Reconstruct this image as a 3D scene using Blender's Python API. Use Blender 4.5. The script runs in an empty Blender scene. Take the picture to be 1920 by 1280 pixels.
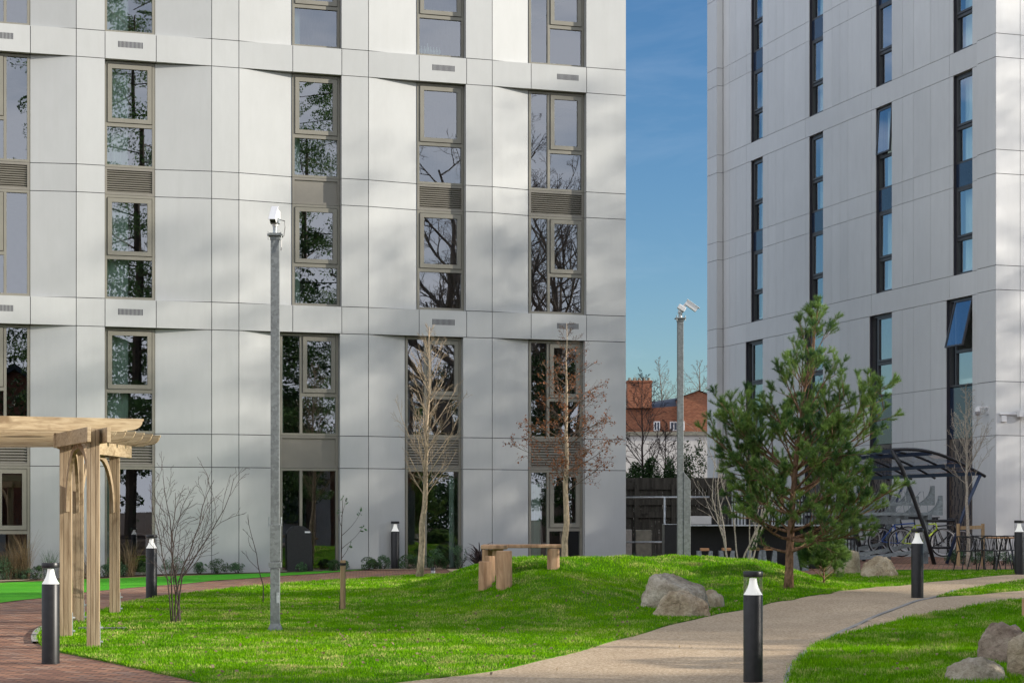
import bpy, math, random
import numpy as np
from mathutils import Vector, Matrix, noise
from mathutils.geometry import delaunay_2d_cdt
R = math.radians
C = bpy.context.scene.collection
sc = bpy.context.scene
HC = 1.6; F = 3600.0; HY = 970.0
rnd = random.Random(7)
nrs = np.random.RandomState(11)

# ------------------------------------------------------------------ terrain
CP = [(-5.06,21.06,.0),(2.4,19.1,-.03),(6.24,29.55,.34),(-6.3,33.6,.2),(-2.7,43.6,.41),(10.25,38.8,.447),
      (-10.5,41.9,.26),(-6.1,43.3,.35),(12.4,48.8,.51),(-5.06,23.2,.02),(-6,29,.166),(4.8,33,.36),(6.3,19,.02),
      (2.5,28.4,.17),(1,47,.43),(0,38,.4),(9,45,.52),(-1,26,.1)]
def hz_np(X, Y):
    X = np.asarray(X, float); Y = np.asarray(Y, float)
    Xc = np.clip(X, -14, 16); Yc = np.clip(Y, 15, 52)
    base = .0165*(Yc-20)
    num = 0; den = .03
    for (a, b, z) in CP:
        w = 1.0/(((Xc-a)**2+(Yc-b)**2)+1.5)**1.5
        num = num + w*(z-.0165*(b-20)); den = den + w
    base = base + num/den
    m1 = .52*np.exp(-np.abs((X-2.05)/3.3)**6)*np.exp(-((Y-35.4)/1.75)**2)
    m2 = .17*np.exp(-((X+.2)/2.0)**2-((Y-32.2)/2.0)**2)
    m3 = .06*np.exp(-((X-5.8)/2.4)**2-((Y-19.8)/1.6)**2)
    near = np.exp(-((X-1.5)/4.2)**4-((Y-33.8)/3.6)**4)
    lump = near*(.035*np.sin(X*2.9+1.1*np.sin(Y*2.1))*np.sin(Y*3.3+X)+.02*np.sin(X*6.1+Y*2)*np.sin(Y*5.3-X*1.7))
    m2 = m2*.6+.44*np.exp(-((X-.6)/np.where(X < .6, 1.12, 1.5))**2-((Y-30.7)/2.1)**2)+lump
    wob = .012*np.sin(X*1.7+Y*.9)*np.sin(Y*1.3-X*.4)
    return base+m1+m2+m3+wob*(Y < 41)
def hz(x, y): return float(hz_np(x, y))
def W(px, py, Y): return Vector(((px-960)/F*Y, Y, HC+(HY-py)/F*Y))
def Gp(px, py):
    k = (px-960)/F; s = (HY-py)/F
    ys = np.arange(12, 75, .02)
    d = HC+s*ys-hz_np(k*ys, ys)
    i = np.argmax(d < 0)
    if not (d < 0).any(): i = len(ys)-1
    y = float(ys[i]); return Vector((k*y, y, hz(k*y, y)))

# ------------------------------------------------------------------ object helpers
def tag(o, label=None, cat=None, group=None, kind=None):
    if label: o['label'] = label
    if cat: o['category'] = cat
    if group: o['group'] = group
    if kind: o['kind'] = kind
    return o
def empty(name, loc, label, cat, group=None, rz=0):
    o = bpy.data.objects.new(name, None); C.objects.link(o)
    o.location = loc; o.rotation_euler = (0, 0, rz); o.empty_display_size = .2
    return tag(o, label, cat, group)
def copy_tree(o, loc=None, rz=None, label=None, scale=None, parent=None):
    c = o.copy(); C.objects.link(c); c.parent = parent
    if loc is not None: c.location = loc
    if rz is not None: c.rotation_euler = (0, 0, rz)
    if scale is not None: c.scale = (scale,)*3
    if label: c['label'] = label
    for ch in list(o.children): copy_tree(ch, parent=c)
    return c
class MB:
    def __init__(s): s.v = []; s.f = []; s.m = []
    def add(s, vs, fs, m=0):
        n = len(s.v); s.v.extend(tuple(p) for p in vs)
        s.f.extend(tuple(i+n for i in f) for f in fs); s.m.extend([m]*len(fs))
    def box(s, a, b, m=0, M=None):
        x0, y0, z0 = a; x1, y1, z1 = b
        vs = [(x0,y0,z0),(x1,y0,z0),(x1,y1,z0),(x0,y1,z0),(x0,y0,z1),(x1,y0,z1),(x1,y1,z1),(x0,y1,z1)]
        if M is not None: vs = [M @ Vector(p) for p in vs]
        s.add(vs, [(0,3,2,1),(4,5,6,7),(0,1,5,4),(1,2,6,5),(2,3,7,6),(3,0,4,7)], m)
    def bar(s, p, q, w, h, m=0, up=Vector((0,0,1))):
        p = Vector(p); q = Vector(q); d = (q-p); L = d.length; d.normalize()
        x = d.cross(up)
        if x.length < 1e-4: x = d.cross(Vector((1,0,0)))
        x.normalize(); z = x.cross(d)
        M = Matrix(((x.x,d.x,z.x,p.x),(x.y,d.y,z.y,p.y),(x.z,d.z,z.z,p.z),(0,0,0,1)))
        s.box((-w/2,0,-h/2),(w/2,L,h/2), m, M)
    def tube(s, pts, rad, n=8, m=0, cap=True):
        pts = [Vector(p) for p in pts]
        if not hasattr(rad, '__len__'): rad = [rad]*len(pts)
        vs = []; fs = []; prev = None
        for i, p in enumerate(pts):
            d = (pts[min(i+1,len(pts)-1)]-pts[max(i-1,0)])
            if d.length < 1e-9: d = Vector((0,0,1))
            d.normalize()
            if prev is None:
                a = d.orthogonal().normalized()
            else:
                a = prev-d*prev.dot(d)
                if a.length < 1e-6: a = d.orthogonal()
                a.normalize()
            prev = a; b = d.cross(a)
            for k in range(n):
                t = 2*math.pi*k/n
                vs.append(p+(a*math.cos(t)+b*math.sin(t))*rad[i])
        for i in range(len(pts)-1):
            for k in range(n):
                k2 = (k+1) % n
                fs.append((i*n+k, i*n+k2, (i+1)*n+k2, (i+1)*n+k))
        if cap:
            fs.append(tuple(range(n))[::-1]); fs.append(tuple((len(pts)-1)*n+k for k in range(n)))
        s.add(vs, fs, m)
    def lathe(s, prof, c=(0,0,0), n=28, m=0):
        vs = []; fs = []
        for (r, z) in prof:
            for k in range(n):
                t = 2*math.pi*k/n
                vs.append((c[0]+r*math.cos(t), c[1]+r*math.sin(t), c[2]+z))
        for i in range(len(prof)-1):
            for k in range(n):
                k2 = (k+1) % n
                fs.append((i*n+k, i*n+k2, (i+1)*n+k2, (i+1)*n+k))
        s.add(vs, fs, m)
    def prism(s, poly, z0, z1, M=None, m=0):
        n = len(poly)
        vs = [Vector((x,y,z0)) for x,y in poly]+[Vector((x,y,z1)) for x,y in poly]
        if M is not None: vs = [M @ p for p in vs]
        s.add(vs, [tuple(range(n))[::-1], tuple(range(n, 2*n))]+[(i,(i+1)%n,n+(i+1)%n,n+i) for i in range(n)], m)
    def build(s, name, mats, parent=None, smooth=False, bevel=0, angle=None, world=True):
        me = bpy.data.meshes.new(name)
        off = Vector((0,0,0))
        if parent is not None and world:
            q = parent
            while q is not None: off += Vector(q.location); q = q.parent
        vs = np.array([tuple(v) for v in s.v], dtype=np.float32).reshape(-1, 3)-np.array(off, dtype=np.float32)
        me.from_pydata([tuple(v) for v in vs.tolist()], [], s.f)
        if not isinstance(mats, (list, tuple)): mats = [mats]
        for m in mats: me.materials.append(m)
        if len(mats) > 1: me.polygons.foreach_set('material_index', s.m)
        if smooth:
            me.polygons.foreach_set('use_smooth', [True]*len(me.polygons))
            if angle is not None: me.set_sharp_from_angle(angle=R(angle))
        me.update()
        o = bpy.data.objects.new(name, me); C.objects.link(o); o.parent = parent
        if bevel:
            b = o.modifiers.new('bevel', 'BEVEL'); b.width = bevel; b.segments = 2; b.limit_method = 'ANGLE'; b.angle_limit = R(40)
        return o
def tri_object(name, verts, mat, parent=None, per=3):
    """verts (N,per,3) numpy -> one mesh of N separate faces"""
    v = np.asarray(verts, dtype=np.float32); n = v.shape[0]
    me = bpy.data.meshes.new(name)
    me.vertices.add(n*per); me.vertices.foreach_set('co', v.reshape(-1))
    me.loops.add(n*per); me.loops.foreach_set('vertex_index', np.arange(n*per, dtype=np.int32))
    me.polygons.add(n); me.polygons.foreach_set('loop_start', np.arange(0, n*per, per, dtype=np.int32))
    try: me.polygons.foreach_set('loop_total', np.full(n, per, dtype=np.int32))
    except Exception: pass
    me.update(calc_edges=True)
    for m in (mat if isinstance(mat, (list, tuple)) else [mat]): me.materials.append(m)
    o = bpy.data.objects.new(name, me); C.objects.link(o); o.parent = parent
    return o

# ------------------------------------------------------------------ materials
def newmat(name):
    m = bpy.data.materials.new(name); m.use_nodes = True
    nt = m.node_tree; b = nt.nodes['Principled BSDF']
    return m, nt, b
def N(nt, t, **kw):
    n = nt.nodes.new(t)
    for k, v in kw.items():
        if k.startswith('i_'):
            key = k[2:]; key = int(key) if key.isdigit() else key.replace('_', ' ')
            n.inputs[key].default_value = v
        else: setattr(n, k, v)
    return n
def ramp(nt, fac, stops):
    r = nt.nodes.new('ShaderNodeValToRGB'); e = r.color_ramp.elements
    while len(e) < len(stops): e.new(.5)
    for i, (p, c) in enumerate(stops):
        e[i].position = p; e[i].color = (*c, 1)
    nt.links.new(fac, r.inputs[0]); return r.outputs[0]
def coords(nt, scale=(1,1,1), kind='Object', rot=(0,0,0)):
    tc = nt.nodes.new('ShaderNodeTexCoord'); mp = nt.nodes.new('ShaderNodeMapping')
    mp.inputs['Scale'].default_value = scale; mp.inputs['Rotation'].default_value = rot
    nt.links.new(tc.outputs[kind], mp.inputs[0]); return mp.outputs[0]
def pos(nt, scale=(1,1,1), rot=(0,0,0)):
    g = nt.nodes.new('ShaderNodeNewGeometry'); mp = nt.nodes.new('ShaderNodeMapping')
    mp.inputs['Scale'].default_value = scale; mp.inputs['Rotation'].default_value = rot
    nt.links.new(g.outputs['Position'], mp.inputs[0]); return mp.outputs[0]
def noi(nt, vec, scale, detail=4, rough=.55, dist=0):
    n = N(nt, 'ShaderNodeTexNoise', i_Scale=scale, i_Detail=detail, i_Roughness=rough, i_Distortion=dist)
    nt.links.new(vec, n.inputs['Vector']); return n.outputs['Fac']
def mix(nt, fac, a, b, mode='MIX'):
    n = nt.nodes.new('ShaderNodeMix'); n.data_type = 'RGBA'; n.blend_type = mode
    for s, v in ((n.inputs[0], fac), (n.inputs[6], a), (n.inputs[7], b)):
        if hasattr(v, 'links'): nt.links.new(v, s)
        elif isinstance(v, (int, float)): s.default_value = v
        else: s.default_value = (*v, 1)
    return n.outputs[2]
def bump(nt, b, h, strength=.3, dist=.01):
    n = N(nt, 'ShaderNodeBump', i_Strength=strength, i_Distance=dist)
    nt.links.new(h, n.inputs['Height']); nt.links.new(n.outputs[0], b.inputs['Normal'])
def isl(nt, amt=.06):
    g_ = nt.nodes.new('ShaderNodeNewGeometry'); return ramp(nt, g_.outputs['Random Per Island'], [(0, (1-amt,)*3), (1, (1,1,1))])
def simple(name, col, rough=.5, metal=0, var=.12, scale=6, spec=.5, bmp=0, sv=(1,1,1)):
    m, nt, b = newmat(name)
    v = pos(nt, sv); n = noi(nt, v, scale, 6)
    lo = tuple(c*(1-var) for c in col); hi = tuple(min(1, c*(1+var)) for c in col)
    c = ramp(nt, n, [(.3, lo), (.7, hi)])
    nt.links.new(c, b.inputs['Base Color'])
    b.inputs['Roughness'].default_value = rough; b.inputs['Metallic'].default_value = metal
    b.inputs['Specular IOR Level'].default_value = spec
    if bmp: bump(nt, b, noi(nt, v, scale*8, 3), bmp, .005)
    return m
def m_clad(name, col):
    m, nt, b = newmat(name)
    p = pos(nt)
    big = noi(nt, p, .35, 3); fine = noi(nt, pos(nt, (1,1,.35)), 5, 6, .65)
    c = mix(nt, ramp(nt, big, [(.35, (0,0,0)), (.65, (1,1,1))]), tuple(x*.96 for x in col), tuple(min(1,x*1.03) for x in col))
    st = ramp(nt, noi(nt, pos(nt, (1,1,.5)), 1.7, 8, .7), [(.60, (0,0,0)), (.75, (1,1,1))])
    stm = N(nt, 'ShaderNodeMath', operation='MULTIPLY', i_1=.13); nt.links.new(st, stm.inputs[0])
    c = mix(nt, stm.outputs[0], c, (.33,.32,.30))
    run = ramp(nt, noi(nt, pos(nt, (7,7,.25)), 1.0, 5, .7), [(.5, (0,0,0)), (.78, (1,1,1))]); rm = N(nt, 'ShaderNodeMath', operation='MULTIPLY', i_1=.12); nt.links.new(run, rm.inputs[0])
    c = mix(nt, rm.outputs[0], c, (.36,.35,.32)); c = mix(nt, 1.0, c, isl(nt, .07), 'MULTIPLY')
    c = mix(nt, .14, c, ramp(nt, fine, [(.2, (.4,.4,.38)), (.8, (.9,.9,.9))]), 'MULTIPLY')
    nt.links.new(c, b.inputs['Base Color'])
    b.inputs['Roughness'].default_value = .42; b.inputs['Specular IOR Level'].default_value = .35
    bump(nt, b, noi(nt, p, .8, 2), .05, .05)
    return m
def m_glass(name, refl=.34, tint=(.55,.66,.62), mx_=.95):
    m = bpy.data.materials.new(name); m.use_nodes = True; nt = m.node_tree; nt.nodes.clear()
    out = N(nt, 'ShaderNodeOutputMaterial'); mx = N(nt, 'ShaderNodeMixShader')
    g = N(nt, 'ShaderNodeBsdfGlossy', i_Roughness=.0); g.inputs['Color'].default_value = (.92,.95,1,1)
    t = N(nt, 'ShaderNodeBsdfTransparent'); t.inputs['Color'].default_value = (*tint, 1)
    lw = N(nt, 'ShaderNodeLayerWeight', i_Blend=.35)
    mr = N(nt, 'ShaderNodeMapRange'); mr.inputs['To Min'].default_value = refl; mr.inputs['To Max'].default_value = mx_
    nt.links.new(lw.outputs['Fresnel'], mr.inputs[0]); nt.links.new(mr.outputs[0], mx.inputs[0])
    nt.links.new(t.outputs[0], mx.inputs[1]); nt.links.new(g.outputs[0], mx.inputs[2]); nt.links.new(mx.outputs[0], out.inputs[0])
    bp = N(nt, 'ShaderNodeBump', i_Strength=.012, i_Distance=.02); nt.links.new(noi(nt, pos(nt), 1.2, 1), bp.inputs['Height'])
    nt.links.new(bp.outputs[0], g.inputs['Normal'])
    return m
def m_wood(name, sv, lo, mid, hi, rough=.7):
    m, nt, b = newmat(name)
    v = pos(nt, sv); n = noi(nt, v, 1.0, 6, .6, .6)
    c = ramp(nt, n, [(.25, lo), (.5, mid), (.75, hi)])
    kn = ramp(nt, noi(nt, pos(nt), 3.1, 2), [(.66, (0,0,0)), (.74, (1,1,1))])
    c = mix(nt, kn, c, lo)
    c = mix(nt, .5, c, ramp(nt, noi(nt, pos(nt), .9, 3), [(.3, (.72,.72,.75)), (.7, (1,1,1))]), 'MULTIPLY')
    nt.links.new(c, b.inputs['Base Color']); b.inputs['Roughness'].default_value = rough
    b.inputs['Specular IOR Level'].default_value = .25
    bump(nt, b, n, .25, .01); return m
def m_brick(name, bw, bh, cols, mortar, ms=.006, rot=0, vertical=False, fr=None):
    m, nt, b = newmat(name)
    if vertical:
        v = coords(nt, (1,1,1), 'Object', (R(90), 0, 0))
    else: v = pos(nt, (1,1,1), (0,0,R(rot)))
    t = N(nt, 'ShaderNodeTexBrick', i_Scale=1.0); t.inputs['Brick Width'].default_value = bw; t.inputs['Row Height'].default_value = bh
    t.inputs['Mortar Size'].default_value = ms; t.inputs['Mortar Smooth'].default_value = .2
    t.inputs['Color1'].default_value = (0,0,0,1); t.inputs['Color2'].default_value = (1,1,1,1); t.inputs['Mortar'].default_value = (.5,.5,.5,1)
    nt.links.new(v, t.inputs['Vector'])
    c = ramp(nt, t.outputs['Color'], cols)
    c = mix(nt, .35, c, ramp(nt, noi(nt, pos(nt), 1.3, 5, .65), [(.3, (.55,.55,.58)), (.7, (1.0,1.0,1.0))]), 'MULTIPLY')
    c = mix(nt, .35, c, ramp(nt, noi(nt, pos(nt), 40, 3), [(.3, (.6,.6,.6)), (.7, (1,1,1))]), 'MULTIPLY')
    c = mix(nt, t.outputs['Fac'], c, mortar)
    nt.links.new(c, b.inputs['Base Color']); b.inputs['Roughness'].default_value = .85; b.inputs['Specular IOR Level'].default_value = .25
    inv = N(nt, 'ShaderNodeMath', operation='SUBTRACT', i_0=1.0); nt.links.new(t.outputs['Fac'], inv.inputs[1])
    bump(nt, b, inv.outputs[0], .5, .006); return m
def m_gravel(name, a, b_, c_):
    m, nt, b = newmat(name)
    f = noi(nt, pos(nt, (1,.55,1)), 30, 6, .85); g = noi(nt, pos(nt, (1,.6,1)), 1.1, 5, .6)
    c = ramp(nt, f, [(.30, tuple(x*.45 for x in a)), (.42, a), (.56, b_), (.68, c_)])
    c = mix(nt, .7, c, ramp(nt, g, [(.3, (.76,.74,.73)), (.65, (1,1,1))]), 'MULTIPLY')
    vo = N(nt, 'ShaderNodeTexVoronoi', i_Scale=9.0); nt.links.new(pos(nt), vo.inputs['Vector'])
    sp = ramp(nt, vo.outputs['Distance'], [(.02, (.6,.6,.6)), (.05, (0,0,0))])
    c = mix(nt, sp, c, (.05,.035,.025))
    nt.links.new(c, b.inputs['Base Color']); b.inputs['Roughness'].default_value = .95; b.inputs['Specular IOR Level'].default_value = .1
    bump(nt, b, f, .6, .008); return m
def m_grass(name, dark, mid, lite, straw, strawamt=.5, transl=True):
    m, nt, b = newmat(name)
    per = noi(nt, pos(nt, (1,1,.2)), 55, 2, .6); pat = noi(nt, pos(nt), .55, 5, .62); p2 = noi(nt, pos(nt), 2.3, 4, .6)
    c = ramp(nt, per, [(.25, dark), (.5, mid), (.78, lite)])
    c = mix(nt, .65, c, ramp(nt, pat, [(.32, (.38,.60,.45)), (.5, (.85,.92,.8)), (.68, (1.3,1.08,.85))]), 'MULTIPLY')
    c = mix(nt, 1.0, c, isl(nt, .5), 'MULTIPLY') if transl else c
    s = ramp(nt, p2, [(.48, (0,0,0)), (.66, (1,1,1))])
    s2 = ramp(nt, per, [(.45, (0,0,0)), (.6, (1,1,1))])
    sm = N(nt, 'ShaderNodeMath', operation='MULTIPLY'); nt.links.new(s, sm.inputs[0]); nt.links.new(s2, sm.inputs[1])
    sm2 = N(nt, 'ShaderNodeMath', operation='MULTIPLY', i_1=strawamt); nt.links.new(sm.outputs[0], sm2.inputs[0])
    c = mix(nt, sm2.outputs[0], c, straw)
    p3 = ramp(nt, noi(nt, pos(nt, (.8,1.2,1)), 1.25, 7, .68, .5), [(.60, (0,0,0)), (.70, (1,1,1))]); q3 = N(nt, 'ShaderNodeMath', operation='MULTIPLY', i_1=.8 if strawamt > .3 else 0); nt.links.new(p3, q3.inputs[0])
    c = mix(nt, q3.outputs[0], c, tuple(x*.62 for x in straw))
    nt.links.new(c, b.inputs['Base Color']); b.inputs['Roughness'].default_value = .7; b.inputs['Specular IOR Level'].default_value = .04
    if transl:
        out = nt.nodes['Material Output']; tr = N(nt, 'ShaderNodeBsdfTranslucent'); mx = N(nt, 'ShaderNodeMixShader', i_0=.35)
        nt.links.new(c, tr.inputs[0]); nt.links.new(b.outputs[0], mx.inputs[1]); nt.links.new(tr.outputs[0], mx.inputs[2]); nt.links.new(mx.outputs[0], out.inputs[0])
    else: bump(nt, b, per, .8, .02)
    return m
def m_leaf(name, a, b_, transl=.3, scale=25):
    m, nt, b = newmat(name)
    c = mix(nt, ramp(nt, noi(nt, pos(nt), scale, 2), [(.35, (0,0,0)), (.65, (1,1,1))]), a, b_); c = mix(nt, 1.0, c, isl(nt, .45), 'MULTIPLY')
    nt.links.new(c, b.inputs['Base Color']); b.inputs['Roughness'].default_value = .5; b.inputs['Specular IOR Level'].default_value = .3
    out = nt.nodes['Material Output']; tr = N(nt, 'ShaderNodeBsdfTranslucent'); mx = N(nt, 'ShaderNodeMixShader', i_0=transl)
    nt.links.new(c, tr.inputs[0]); nt.links.new(b.outputs[0], mx.inputs[1]); nt.links.new(tr.outputs[0], mx.inputs[2]); nt.links.new(mx.outputs[0], out.inputs[0])
    return m
def m_rock(name, a, b_, c_):
    m, nt, b = newmat(name)
    n1 = noi(nt, pos(nt), 4, 8, .65); n2 = noi(nt, pos(nt), 28, 6, .7)
    c = ramp(nt, n1, [(.3, a), (.5, b_), (.7, c_)])
    c = mix(nt, .6, c, ramp(nt, n2, [(.3, (.45,.43,.42)), (.6, (1,1,1))]), 'MULTIPLY')
    nt.links.new(c, b.inputs['Base Color']); b.inputs['Roughness'].default_value = .9; b.inputs['Specular IOR Level'].default_value = .2
    n3 = noi(nt, pos(nt), 9, 6, .7, .8); cr = ramp(nt, n3, [(.40, (.25,.22,.2)), (.46, (1,1,1))]); c = mix(nt, .35, c, cr, 'MULTIPLY'); nt.links.new(c, b.inputs['Base Color'])
    bump(nt, b, n2, 1.0, .05); return m
def m_galv(name, col=(.20,.215,.215)):
    m, nt, b = newmat(name)
    vo = N(nt, 'ShaderNodeTexVoronoi', i_Scale=30.0); nt.links.new(pos(nt), vo.inputs['Vector'])
    sep = N(nt, 'ShaderNodeSeparateColor'); nt.links.new(vo.outputs['Color'], sep.inputs[0])
    c = ramp(nt, sep.outputs[0], [(0, tuple(x*.8 for x in col)), (1, tuple(x*1.2 for x in col))])
    c = mix(nt, .5, c, ramp(nt, noi(nt, pos(nt, (1,1,.3)), 3, 5), [(.3, (.65,.66,.68)), (.7, (1,1,1))]), 'MULTIPLY')
    nt.links.new(c, b.inputs['Base Color']); b.inputs['Metallic'].default_value = .3; b.inputs['Roughness'].default_value = .5; return m

M = {}
M['clad'] = m_clad('white_cladding', (.475,.485,.475))
M['clad2'] = m_clad('pale_grey_cladding', (.64,.645,.64))
M['joint'] = simple('dark_joint', (.03,.03,.04), .9)
M['frame'] = simple('taupe_frame', (.20,.19,.155), .45, 0, .06, 3)
M['louvre'] = simple('taupe_louvre', (.19,.178,.15), .45, 0, .06, 3)
M['dframe'] = simple('charcoal_frame', (.055,.056,.06), .45, 0, .1, 3)
M['spandrel'] = simple('navy_spandrel', (.022,.035,.065), .12, 0, .15, 2, .6)
M['glass'] = m_glass('window_glass', .21, (.74,.84,.80))
M['glass2'] = m_glass('pale_window_glass', .13, (.85,.93,.92), .34)
M['clear'] = m_glass('clear_polycarbonate', .05, (.93,.94,.95), .5)
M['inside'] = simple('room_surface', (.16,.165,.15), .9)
M['curtain'] = simple('curtain_cloth', (.58,.68,.62), .9, 0, .12, 14, .1, 0, (1,1,.02))
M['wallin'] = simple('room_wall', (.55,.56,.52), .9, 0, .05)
M['black'] = simple('black_metal', (.012,.012,.014), .38, 0, .2, 20, .4)
M['navy'] = simple('navy_metal', (.02,.035,.075), .4, 0, .15, 8)
M['dgrey'] = simple('dark_grey_metal', (.012,.012,.013), .42, 0, .3, 12, .35)
M['galv'] = m_galv('galvanised_steel')
M['galv2'] = m_galv('bright_galvanised_steel', (.46,.49,.50))
M['rackst'] = m_galv('rack_steel', (.24,.27,.28))
M['white'] = simple('white_plastic', (.68,.68,.68), .4, 0, .04)
M['woodv'] = m_wood('pale_timber_upright', (26,26,1.6), (.20,.135,.075), (.37,.275,.17), (.50,.395,.26))
M['woodh'] = m_wood('pale_timber_board', (2.2,9,34), (.24,.165,.09), (.44,.335,.20), (.55,.44,.28))
M['benchw'] = m_wood('oak_bench', (12,12,2.2), (.28,.155,.08), (.48,.29,.165), (.62,.41,.25))
M['stake'] = m_wood('stake_timber', (30,30,2), (.22,.14,.07), (.38,.26,.14), (.46,.33,.19))
M['fence'] = m_wood('weathered_fence', (14,14,1.2), (.035,.032,.026), (.075,.068,.055), (.12,.11,.09))
M['pave'] = m_brick('brick_paving', .21, .105, [(0,(.22,.11,.075)),(.35,(.34,.17,.105)),(.65,(.43,.22,.13)),(.85,(.27,.17,.13)),(1,(.48,.29,.19))], (.07,.055,.045), .011, 14)
M['house'] = m_brick('red_house_brick', .23, .075, [(0,(.20,.065,.03)),(.5,(.30,.10,.045)),(1,(.36,.14,.07))], (.24,.15,.11), .01, 0, True)
M['gravel'] = m_gravel('buff_gravel', (.40,.295,.185), (.55,.43,.295), (.74,.62,.46))
M['soil'] = m_gravel('bed_soil', (.06,.04,.03), (.09,.065,.05), (.15,.11,.085))
M['kerb'] = simple('concrete_kerb', (.30,.28,.25), .9, 0, .15, 12)
M['concrete'] = simple('mossy_concrete', (.20,.19,.15), .95, 0, .3, 5)
M['render'] = simple('cream_render', (.52,.50,.47), .9, 0, .08, 2)
M['villa'] = simple('villa_brick', (.28,.10,.055), .9, 0, .3, 5)
M['slate'] = simple('slate_roof', (.05,.055,.065), .6, 0, .3, 3)
M['lawn'] = m_grass('lawn_thatch', (.03,.09,.003), (.07,.18,.005), (.12,.26,.012), (.30,.24,.10), .8, False)
M['blade'] = m_grass('grass_blade', (.07,.24,.003), (.21,.50,.005), (.42,.70,.016), (.78,.66,.28), .95)
M['turf'] = m_grass('bright_turf', (.04,.22,.014), (.08,.36,.025), (.12,.44,.05), (.1,.3,.05), .1, False)
M['needle'] = m_leaf('pine_needle', (.07,.17,.05), (.31,.47,.10), .32, 3.5)
M['evergreen'] = m_leaf('evergreen_leaf', (.03,.075,.022), (.085,.17,.05), .25, 9)
M['fargreen'] = m_leaf('far_leaf', (.10,.22,.06), (.26,.42,.12), .3, 1.5)
M['farbark'] = simple('far_bark', (.26,.21,.165), .9, 0, .3, 6)
M['shrub'] = m_leaf('shrub_leaf', (.05,.13,.05), (.15,.26,.13), .25, 30)
M['copper'] = m_leaf('copper_leaf', (.22,.075,.03), (.38,.16,.065), .35, 30)
M['phormium'] = m_leaf('purple_flax_leaf', (.035,.022,.026), (.16,.125,.125), .15, 18)
M['strawg'] = m_leaf('straw_grass', (.20,.13,.06), (.36,.28,.16), .3, 40)
M['pinebark'] = simple('pine_bark', (.21,.125,.08), .95, 0, .55, 28, .1, .8, (1,1,.45))
M['palebark'] = simple('pale_bark', (.37,.29,.20), .9, 0, .45, 22, .2, .6, (1,1,.5))
M['darkbark'] = simple('dark_twig_bark', (.06,.042,.036), .9, 0, .3, 25)
M['birch'] = simple('birch_bark', (.36,.31,.25), .85, 0, .4, 30)
M['brownbark'] = simple('brown_bark', (.12,.085,.06), .9, 0, .4, 18)
M['rock_a'] = m_rock('grey_boulder', (.30,.245,.175), (.50,.43,.33), (.68,.62,.50))
M['rock_b'] = m_rock('buff_boulder', (.32,.24,.15), (.52,.42,.29), (.66,.57,.42))
M['rock_c'] = m_rock('pinkish_boulder', (.26,.19,.145), (.42,.33,.255), (.56,.47,.375))
M['lime'] = simple('lime_paint', (.48,.62,.04), .35)
M['blue'] = simple('blue_paint', (.02,.10,.42), .35)
M['silver'] = simple('silver_paint', (.4,.4,.42), .4, .3)
M['rubber'] = simple('rubber', (.015,.015,.015), .8)
M['screen'] = simple('bronze_screen', (.13,.105,.085), .5, .3)
M['bottle'] = simple('bottle_glass', (.45,.55,.52), .15)
M['seatw'] = simple('wooden_seat', (.42,.22,.10), .6)
m, nt, b = newmat('lamp_diffuser'); b.inputs['Base Color'].default_value = (.82,.82,.78,1); b.inputs['Emission Color'].default_value = (1,.97,.9,1); b.inputs['Emission Strength'].default_value = .22; M['lamp'] = m

# ------------------------------------------------------------------ setting: ground sheets
def grid_sheet(name, xs, ys, dz, mat, kind='structure', minus=None):
    X, Y = np.meshgrid(xs, ys); Z = hz_np(X, Y)+dz
    v = np.stack([X, Y, Z], -1).reshape(-1, 3); nx = len(xs); f = []
    for j in range(len(ys)-1):
        for i in range(nx-1):
            a = j*nx+i; f.append((a, a+1, a+nx+1, a+nx))
    me = bpy.data.meshes.new(name); me.from_pydata(v.tolist(), [], f); me.materials.append(mat)
    me.polygons.foreach_set('use_smooth', [True]*len(f))
    o = bpy.data.objects.new(name, me); C.objects.link(o); o['kind'] = kind; return o
def axis(lo, hi, a, b, st, cs):
    out = list(np.arange(lo, hi+1e-6, st)); x = hi; d = st
    while x < b: d *= 1.5; x += d; out.append(min(x, b))
    x = lo; d = st
    while x > a: d *= 1.5; x -= d; out.insert(0, max(x, a))
    return np.array(out)
ground = grid_sheet('ground', axis(-18, 22, -900, 900, .8, 0), axis(12, 56, -400, 1500, .8, 0), -.06, M['soil'])
paving = grid_sheet('brick_path', np.arange(-16, 20.01, .3), np.arange(12, 52.01, .3), 0.0, M['pave'])

def densify(pts, step=.15, jit=0.0, r=None):
    out = []; n = len(pts)
    for i in range(n):
        a = np.array(pts[i]); b = np.array(pts[(i+1) % n]); L = np.linalg.norm(b-a); k = max(1, int(L/step))
        for j in range(k):
            p = a+(b-a)*j/k
            if jit and j: p = p+nrs.uniform(-jit, jit, 2)
            out.append(tuple(p))
    return out
def smooth_line(pts, it=2):
    for _ in range(it):
        q = [pts[0]]
        for a, b in zip(pts[:-1], pts[1:]):
            q.append((a[0]*.75+b[0]*.25, a[1]*.75+b[1]*.25)); q.append((a[0]*.25+b[0]*.75, a[1]*.25+b[1]*.75))
        q.append(pts[-1]); pts = q
    return pts
def pip(poly, X, Y):
    inside = np.zeros(X.shape, bool); n = len(poly); j = n-1
    for i in range(n):
        xi, yi = poly[i]; xj, yj = poly[j]
        c = ((yi > Y) != (yj > Y)) & (X < (xj-xi)*(Y-yi)/((yj-yi)+1e-12)+xi)
        inside ^= c; j = i
    return inside
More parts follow.
